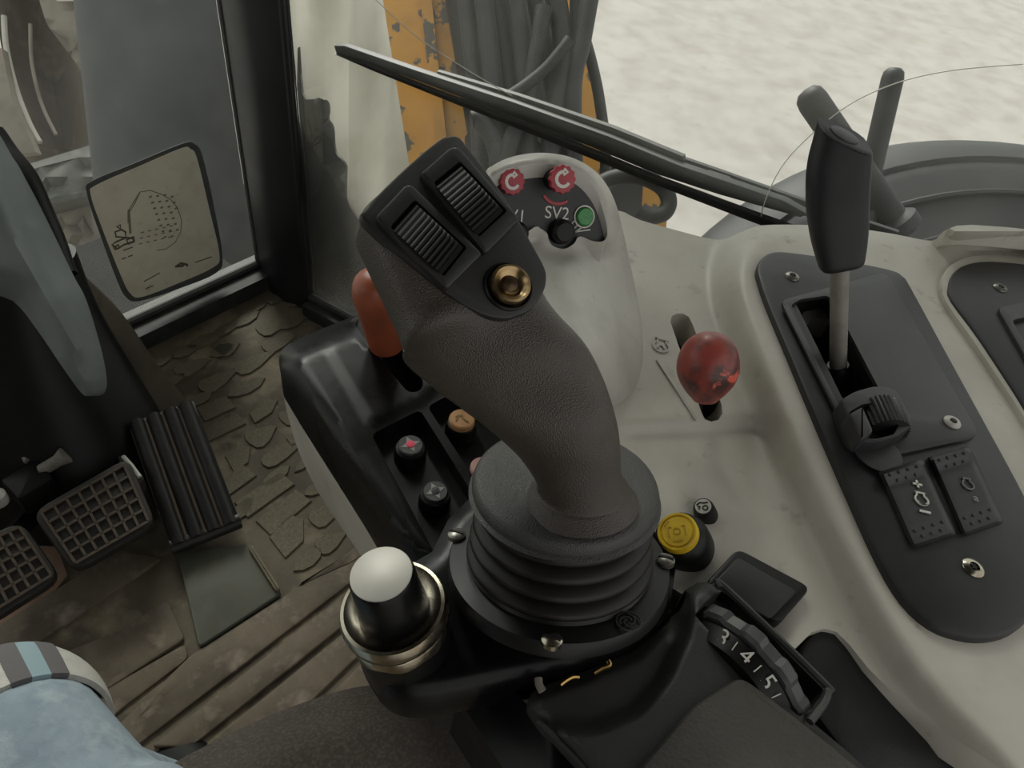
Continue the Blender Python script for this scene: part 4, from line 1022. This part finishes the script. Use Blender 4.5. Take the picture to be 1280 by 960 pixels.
# ================================================================ ARMREST WITH THUMB WHEEL
ZA = .645
arm = thing('armrest', 'dark grey armrest with textured pad and numbered thumb wheel', 'armrest', P(850, 930, .40))
wo = rnd([(868, 768), (903, 738), (912, 744), (1030, 862), (1026, 872), (1000, 896), (930, 842), (920, 828)], 3, 2)
ao = crom([(690, 916), (664, 888), (664, 868), (684, 856), (720, 844)], 4)[1:] + [(790, 815), (838, 772), (856, 738), (872, 728), (892, 728), (906, 736), (960, 790)] + crom([(1022, 852), (1032, 862), (1034, 878), (1028, 892), (1018, 905)], 3) + [(1060, 940), (1110, 985), (1130, 1010), (770, 1010), (735, 962), (690, 915)]
scoop = rnd([(600, 880), (640, 800), (800, 720), (846, 730), (864, 748), (860, 790), (850, 812), (836, 846), (800, 890), (740, 915), (690, 912)], 14, 4)
def ha(x, y):
    h = ZA - .014 * ss(-9, 16, sd((x, y), scoop))
    h -= .008 * (1 - ss(0, 16, sd((x, y), ao)))
    return h
ob = mk('armrest_shell', *g_surf(ao, lambda x, y: P(x, y, ha(x, y)), 7, V3((0, 0, -.07)), [wo], .035), M['arm'], arm, sm=50)
fA = Fr.H(ZA)
prism('wheel_well', fA, offs(fA.pxs(wo, -.035), -.003), -.05, -.034, M['deep'], ob)
lipp = [(866, 768), (900, 735), (908, 736), (1028, 852), (1034, 864), (1030, 878), (1012, 902)]
mk('housing_lip', *g_tube([P(x, y, ZA + .001) for x, y in crom(lipp[1:], 5)], .0022, 8), M['arm'], arm)
po_ = rnd(fA.pxs([(924, 844), (938, 849), (1000, 897), (1092, 970), (1140, 1015), (770, 1015), (800, 960), (868, 880)], .006), .006, 4)
prism('armrest_pad', fA, po_, -.004, .006, M['pad'], arm, b=.004)
mk('side_cover', *g_surf([(572, 872), (640, 862), (690, 912), (735, 962), (770, 1012), (660, 1012), (610, 930)], lambda x, y: P(x, y, .625 - .0006 * max(0, (690 - x) * .6 + (y - 870) * .0)), 14, V3((0, 0, -.06))), M['gloss'], arm, sm=50)
mk('cover_edge', *g_tube([P(x, y, .637) for x, y in crom([(672, 901), (690, 917), (735, 964), (765, 1010)], 5)], .0012, 8), M['arm'], arm)
# thumb wheel: axle level, its rim standing out of the well
wa, wb = P(884, 776, ZA), P(990, 888, ZA)
wd = (wb - wa).normalized(); wax = wd.cross(Z); wax = wax if wax.dot(CR) > 0 else -wax
half = (wb - wa).length / 2; RWH = half * 1.5; zc = ZA + .004 - math.sqrt(RWH ** 2 - half ** 2) * 1.0 - .004
wc = flat((wa + wb) / 2, zc + .002) + wax * .004
wh = thing('thumb_wheel', 'ribbed thumb wheel with white numbers in the armrest well', 'dial', wc)
def ring(r0, r1, h, n=96, wave=0):
    return [Fr(wc, wax, wd).w((r0 + wave * (1 if (i // 4) % 2 else 0)) * math.cos(2 * math.pi * i / n), (r0 + wave * (1 if (i // 4) % 2 else 0)) * math.sin(2 * math.pi * i / n), h) for i in range(n)]
mk('wheel_rim', *rings([ring(RWH * .6, 0, -.002), ring(RWH - .002, 0, -.002, wave=.002), ring(RWH, 0, 0, wave=.002), ring(RWH, 0, .006, wave=.002), ring(RWH - .002, 0, .008, wave=.002), ring(RWH * .6, 0, .008)]), M['wheel'], wh, sm=30)
mk('number_ring', *rings([ring(RWH * .5, 0, -.013), ring(RWH * .86, 0, -.013), ring(RWH * .94, 0, -.003), ring(RWH * .5, 0, -.002)]), M['black'], wh, sm=30)
def onwheel(deg, rel=0): pass
fw = Fr(wc, wax, wd)
for s_, t in (('3', 115), ('|', 104.5), ('4', 94), ('|', 83), ('5', 72), ('|', 61)):
    th = math.radians(t); rad_ = V3((math.cos(th), math.sin(th)))
    sgn = 1 if fw.uy.z > 0 else -1
    dirr = fw.ux * math.cos(th) + fw.uy * math.sin(th) * sgn
    tang = -fw.ux * math.sin(th) + fw.uy * math.cos(th) * sgn
    nrm = (dirr * .78 - wax * .62).normalized()
    c_ = wc + dirr * (RWH * .905) - wax * .0078
    f2 = Fr(c_, nrm, -tang)
    text('wheel_number', s_, f2, lambda a, b: (a, b), .0125 if s_ != '|' else .008, M['white'], wh, .0006)

# ================================================================ JOYSTICK
jb = P(690, 742, .60)
js = thing('joystick', 'grained black joystick with two ribbed rollers and a bronze button on bellows', 'joystick', jb)
F0 = P(698, 704, .650); D0 = P(707, 606, .700)
axj = D0 - F0; LJ = axj.length; axn = axj.normalized()
RF = .0615
mo = crom([(445, 770), (449, 800), (462, 830), (480, 855), (500, 868), (524, 872), (560, 868), (640, 853), (720, 838), (790, 812), (836, 770)], 3) + [(846, 700), (800, 640), (700, 600), (600, 610), (560, 650), (540, 690), (470, 730)]
mk('mounting_bracket', *g_surf(mo, lambda x, y: P(x, y, .632 - .006 * (1 - ss(0, 18, sd((x, y), mo)))), 14, V3((0, 0, -.03))), M['gloss'], js, sm=50)
fl_ = mk('flange', *g_lathe(F0 - axn * .006, axn, [(0, 0), (RF, 0), (RF, .007), (RF * .985, .0092), (RF * .82, .0102), (RF * .80, .012), (0, .012)], 64), M['flange'], js)
prof = [(0, .012)]
for i in range(4):
    h0 = .0105 + i * (LJ - .0125) / 4; ro = .0515 - i * .0016
    st_ = (LJ - .0125) / 4; prof += [(ro - .0068, h0), (ro - .0016, h0 + st_ * .2), (ro, h0 + st_ * .42), (ro - .0009, h0 + st_ * .68), (ro - .0052, h0 + st_ * .86)]
prof += [(.040, LJ - .002), (0, LJ - .002)]
mk('bellows', *g_lathe(F0 - axn * .006, axn, prof, 64), M['boot'], js, sm=60)
RD = .0492
axd_ = (axn + Z * .25).normalized()
mk('red_ring', *g_lathe(D0 - axd_ * .0075, axd_, [(0, 0), (RD * .955, 0), (RD * .962, .0008), (RD * .955, .0016), (0, .0016)], 64), M['redcap'], js)
mk('skirt', *g_lathe(D0 - axd_ * .006, axd_, crom([(0, 0), (RD * .95, 0), (RD * .99, .002), (RD, .0048), (RD * .985, .0078), (RD * .95, .0098), (RD * .85, .0114), (RD * .6, .0132), (RD * .3, .0145), (0, .0148)], 3), 72), M['disc'], js, sm=70)
# dimple where the neck leaves the skirt
# grip: one continuous surface from the skirt to the head
Wd = V3((.8, -.6))
def fdep(x, y): return .300 + .00016 * ((x - 570) * .8 - (y - 290) * .6)
HO = D(570, 290, fdep(570, 290)); fH = Fr.T(HO, D(650, 230, fdep(650, 230)), D(520, 200, fdep(520, 200)))
HN = fH.n
secs = []
def nsec(Lp, Rp, dep, th, e=2.3):
    a, b = D(*Lp, dep), D(*Rp, dep); c_ = (a + b) / 2; w_ = (b - a) / 2
    return (c_, w_, -VIEW * th, e)
base_c = D0 + axd_ * .014
nf_ = CR.cross(axd_).normalized()
nb_ = PL(727, 614, D0 + axd_ * .012, axd_); nd_ = (nb_ - CAM).dot(VIEW)
for h_, r0_, r1_ in ((-.006, .029, .027), (.000, .0245, .022), (.004, .0222, .020)):
    secs.append((nb_ + axd_ * h_, CR * r0_, nf_ * r1_, 2.0))
secs.append(nsec((664, 592), (776, 590), nd_ - .008, .020, 2.1))
secs.append(nsec((644, 566), (775, 560), nd_ - .015, .021, 2.1))
secs.append(nsec((604, 531), (769, 522), min(.333, nd_ - .021), .0222))
secs.append(nsec((545, 487), (752, 470), .328, .0225))
secs.append(nsec((506, 452), (726, 424), .323, .022, 2.5))
def hsec(fx, fy, hw, dirpx, th, e, side=0.0, drop=0.0):
    # head section: face centre pixel, half width in pixels along dirpx
    dx, dy = dirpx; l = math.hypot(dx, dy); dx /= l; dy /= l
    a = fH.w(*fH.px(fx - dx * hw, fy - dy * hw), 0); b = fH.w(*fH.px(fx + dx * hw, fy + dy * hw), 0)
    w_ = (b - a) / 2; c_ = (a + b) / 2 - HN * (th + drop)
    return (c_, w_, HN * th, e)
secs.append(hsec(606, 385, 92, (.95, -.31), .020, 3.0))
secs.append(hsec(592, 345, 92, (.90, -.44), .020, 4.0))
secs.append(hsec(566, 297, 88, (.84, -.54), .020, 5.0))
secs.append(hsec(536, 254, 80, (.80, -.60), .020, 5.0))
secs.append(hsec(515, 228, 73, (.79, -.61), .0195, 5.0))
secs.append(hsec(509, 220, 70, (.79, -.61), .0188, 5.0, drop=.0008))
secs.append(hsec(505, 215, 64, (.79, -.61), .0165, 5.0, drop=.003))
mk('grip', *g_sec(secs, 56, 8), M['grip'], js, sm=75)
fpx = crom([(452, 276), (458, 262), (470, 247), (508, 210), (546, 178), (560, 172), (572, 173), (584, 186), (630, 248), (664, 306), (680, 336), (682, 352), (678, 366), (662, 388), (646, 396), (628, 400), (598, 393), (557, 368), (500, 320)], 3, True)
fp_ = prism('face_plate', fH, fH.pxs(fpx), -.004, .0016, M['face'], js, b=.0012)
HT = .0016
for fr_px, rq, lbl in (([(467, 276), (506, 235), (514, 236), (601, 321), (556, 366)], [(489, 285), (518, 253), (581, 311), (554, 345)], 'left ribbed roller'),
                       ([(523, 222), (562, 188), (572, 189), (648, 278), (604, 322)], [(543, 230), (574, 205), (631, 265), (598, 296)], 'right ribbed roller')):
    hole = rnd(fH.pxs(rq, HT), .001, 1)
    o = prism('roller_frame', fH, rnd(fH.pxs(fr_px, HT), .002, 3), 0, .0052, M['face'], js, b=.0012, holes=[rnd(offs(fH.pxs(rq, .004), -.0005), .0008, 1)])
    lab(o, lbl + ' frame')
    def f(u, v):
        h = .0015 + .0072 * max(0, 1 - (2 * v - 1) ** 2) ** .5 + .0009 * (abs((v * 13) % 1 - .5) * 2) * (1 if .02 < v < .98 else 0)
        return fH.w(*fH.px(*quad(rq, u, v), h), h)
    lab(mk('roller', *g_patch(rq, f, 4, 104, lambda u, v: fH.w(*fH.px(*quad(rq, u, v), 0), .0)), M['roller'], o, sm=20), lbl)
pb = fH.w(*fH.px(635, 359, HT), HT); kb = (pb - CAM).dot(VIEW) / FPX
bt = mk('push_button', *g_lathe(pb, HN, [(0, -.001), (32 * kb, -.001), (32 * kb, .0012), (30 * kb, .002), (28 * kb, .0012), (27.5 * kb, -.0005), (0, -.0005)], 44), M['black'], js)
lab(bt, 'black ringed socket of the bronze button')
mk('button_cap', *g_lathe(pb, HN, [(0, -.0006), (26.5 * kb, -.0006), (26.5 * kb, .0035), (25 * kb, .005), (22 * kb, .0052), (19 * kb, .0042), (15 * kb, .0026), (13 * kb, .0024), (12 * kb, .003), (8 * kb, .0036), (0, .004)], 44), M['bronze'], bt)
mk('button_centre', *g_lathe(pb, HN, [(0, .002), (12.5 * kb, .0026), (9 * kb, .004), (0, .0046)], 36), M['bronze_dark'], bt)
# flange screws and emblem
ffl = Fr(F0 + axn * .005, axn, CR)
screw(ffl, 690, 800, .0052, js, 0, 'chrome', None, True); screw(ffl, 571, 668, .0052, js, 0, 'screw', None, True); screw(ffl, 832, 700, .0052, js, 0, 'screw', None, True)
J = [stroke(ffl, lambda a, b: (a, b), [(ffl.px(786, 777)[0] + .0062 * math.cos(t), ffl.px(786, 777)[1] + .0062 * math.sin(t)) for t in [i * math.pi / 12 for i in range(24)]], .0008, .0006, True)]
for s0_ in (0, 2.1, 4.2):
    J.append(stroke(ffl, lambda a, b: (a, b), [(ffl.px(786, 777)[0] + (.001 + .0011 * i * .4) * math.cos(s0_ + i * .4), ffl.px(786, 777)[1] + (.001 + .0011 * i * .4) * math.sin(s0_ + i * .4)) for i in range(10)], .0008, .0006))
lab(mk('spiral_emblem', *join(*J), M['panel2'], js), 'round embossed spiral emblem')

# chrome knob on the bracket
ck = thing('chrome_knob', 'round silver capped knob with a worn chrome nut, left of the joystick', 'knob', P(505, 800, .60))
c0, c1 = P(508, 806, .622), P(476, 716, .690)
ac_ = c1 - c0; LC = ac_.length; an = ac_.normalized()
kc = .37 / FPX
mk('knob_cup', *g_lathe(c0 - an * .03, an, [(0, 0), (.020, 0), (.0245, .008), (.0255, .03 + LC * .30), (0, .03 + LC * .30)], 40), M['gloss'], ck)
hexo = rnd(circ(8, .0275, ph=.2), .006, 3)
fn_ = Fr(c0 + an * LC * .30, an)
mk('hex_nut', *g_prism(fn_, hexo, 0, LC * .12, .0015), M['chrome'], ck)
mk('chrome_collar', *g_lathe(c0, an, [(.015, LC * .42), (.0255, LC * .42), (.0272, LC * .46), (.0275, LC * .52), (.0262, LC * .575), (.0245, LC * .58), (.0225, LC * .55), (.019, LC * .53), (.015, LC * .53)], 48), M['chrome'], ck)
mk('knob_body', *g_lathe(c0, an, [(0, LC * .45), (.0175, LC * .45), (.0178, LC * .56), (.0165, LC * .75), (.0158, LC * .96), (.0150, LC * .985), (0, LC * .985)], 48), M['gloss'], ck)
mk('silver_cap', *g_lathe(c0, an, [(0, LC * .97), (.0148, LC * .97), (.0148, LC * .995), (.0143, LC), (0, LC)], 48), M['silver'], ck)
# loose wire ends in the gap below the flange
for nm, pts, lbl in (('wire_end', [(700, 856), (708, 850), (716, 846), (724, 846)], 'bare brass wire end under the joystick flange, longer one'), ('wire_end', [(742, 842), (752, 836), (762, 832), (760, 826)], 'bare brass wire end under the flange, right one'), ('wire_end', [(678, 864), (674, 856), (673, 848)], 'pale cable end under the flange, left one')):
    tag(mk(nm, *g_tube([P(x, y, ZA - .010) for x, y in crom(pts, 4)], .0013 if 'pale' not in lbl else .0022, 8), M['brass' if 'pale' not in lbl else 'pale']), lbl, 'wire')

# ================================================================ SEAT, RAIL, PERSON
seat = thing('seat_cushion', 'dark brown fabric seat cushion at the bottom of the picture', 'seat', P(450, 930, .30))
so = crom([(130, 1040), (205, 964), (250, 936), (300, 911), (350, 889), (400, 871), (440, 860), (480, 856), (520, 861), (550, 870), (566, 884), (590, 926), (612, 962), (640, 1040)], 3)
mk('cushion', *g_surf(so, lambda x, y: P(x, y, .43 + .035 * ss(0, 60, sd((x, y), so)) ** .7), 13, V3((0, 0, -.14))), M['fabric'], seat, sm=60)
mk('seat_rail', *g_tube([P(548, 866, .40), P(580, 910, .40), P(640, 1000, .40)], .010, 8), M['black'], seat)
tag(mk('rail_strip', *g_prism(Fr.H(.40), Fr.H(.40).pxs([(570, 866), (578, 866), (672, 960), (640, 985)]), -.02, 0, .001), M['gasket']), 'grey metal strip between seat cushion and armrest', 'strip')

pn = thing('person', 'operator in pale blue jeans with a striped cuff, only the knee in view', 'person', flat(P(40, 950, .5), 0))
RK = .048
K0 = P(30, 962, .52)
hip = P(210, 1230, .53); ank = flat(K0, .08) + V3((.03, .06, 0))
dirt_ = (K0 - hip).normalized(); sd_ = dirt_.cross(Z).normalized()
mk('leg', *g_sec([(hip, sd_ * .07, Z * .066, 2.2), (hip * .5 + K0 * .5, sd_ * .06, Z * .058, 2.2), (K0 - dirt_ * .05, sd_ * .051, Z * .05, 2.2), (K0, sd_ * RK, (Z * .8 + dirt_ * .6).normalized() * RK, 2.2), (K0 + dirt_ * .035 - Z * .045, sd_ * .049, (Z * .3 + dirt_).normalized() * .047, 2.2), (K0 + dirt_ * .03 - Z * .17, sd_ * .05, dirt_ * .05, 2.2), (ank, sd_ * .05, dirt_ * .05, 2.2)], 32, 7), M['jeans'], pn, sm=80)
mk('boot', *g_sec([(ank + Z * .06, sd_ * .05, dirt_ * .055, 2.3), (ank - Z * .02, sd_ * .052, dirt_ * .065, 2.5), (ank - Z * .079 + dirt_ * .05, sd_ * .05, dirt_ * .14, 2.6)], 24, 4), M['black'], pn)
def cuffsec(t0, t1, gr, m, nm, a0=-10, a1=190, par=pn):
    R = []
    for k_ in range(9):
        t = t0 + (t1 - t0) * k_ / 8
        c_ = K0 + dirt_ * (t * .075 - .018) - Z * (max(0, t) ** 2 * .05)
        b = .0015 + gr + .003 * math.sin(math.pi * k_ / 8)
        z_ = (Z * (1 - .45 * t) + dirt_ * .9 * t).normalized()
        for rr_ in (0,):
            R.append([c_ + sd_ * ((RK + b) * math.cos(math.radians(a))) + z_ * ((RK + b) * math.sin(math.radians(a))) for a in [a0 + (a1 - a0) * i / 30 for i in range(31)]])
    inn = [[p - (p - K0).normalized() * .003 for p in r] for r in R]
    return mk(nm, *rings([a + list(reversed(b)) for a, b in zip(R, inn)]), M[m], par, sm=70)
cu = lab(cuffsec(.38, 1.05, .003, 'cuff', 'cuff', -20, 200), 'pale ribbed cuff with stripes')
cuffsec(.37, 1.06, .0040, 'stripe', 'cuff_stripe', 57, 68, cu); cuffsec(.37, 1.06, .0037, 'stripe_b', 'cuff_stripe', 46, 57, cu); cuffsec(.37, 1.06, .0040, 'stripe', 'cuff_stripe', 35, 46, cu)
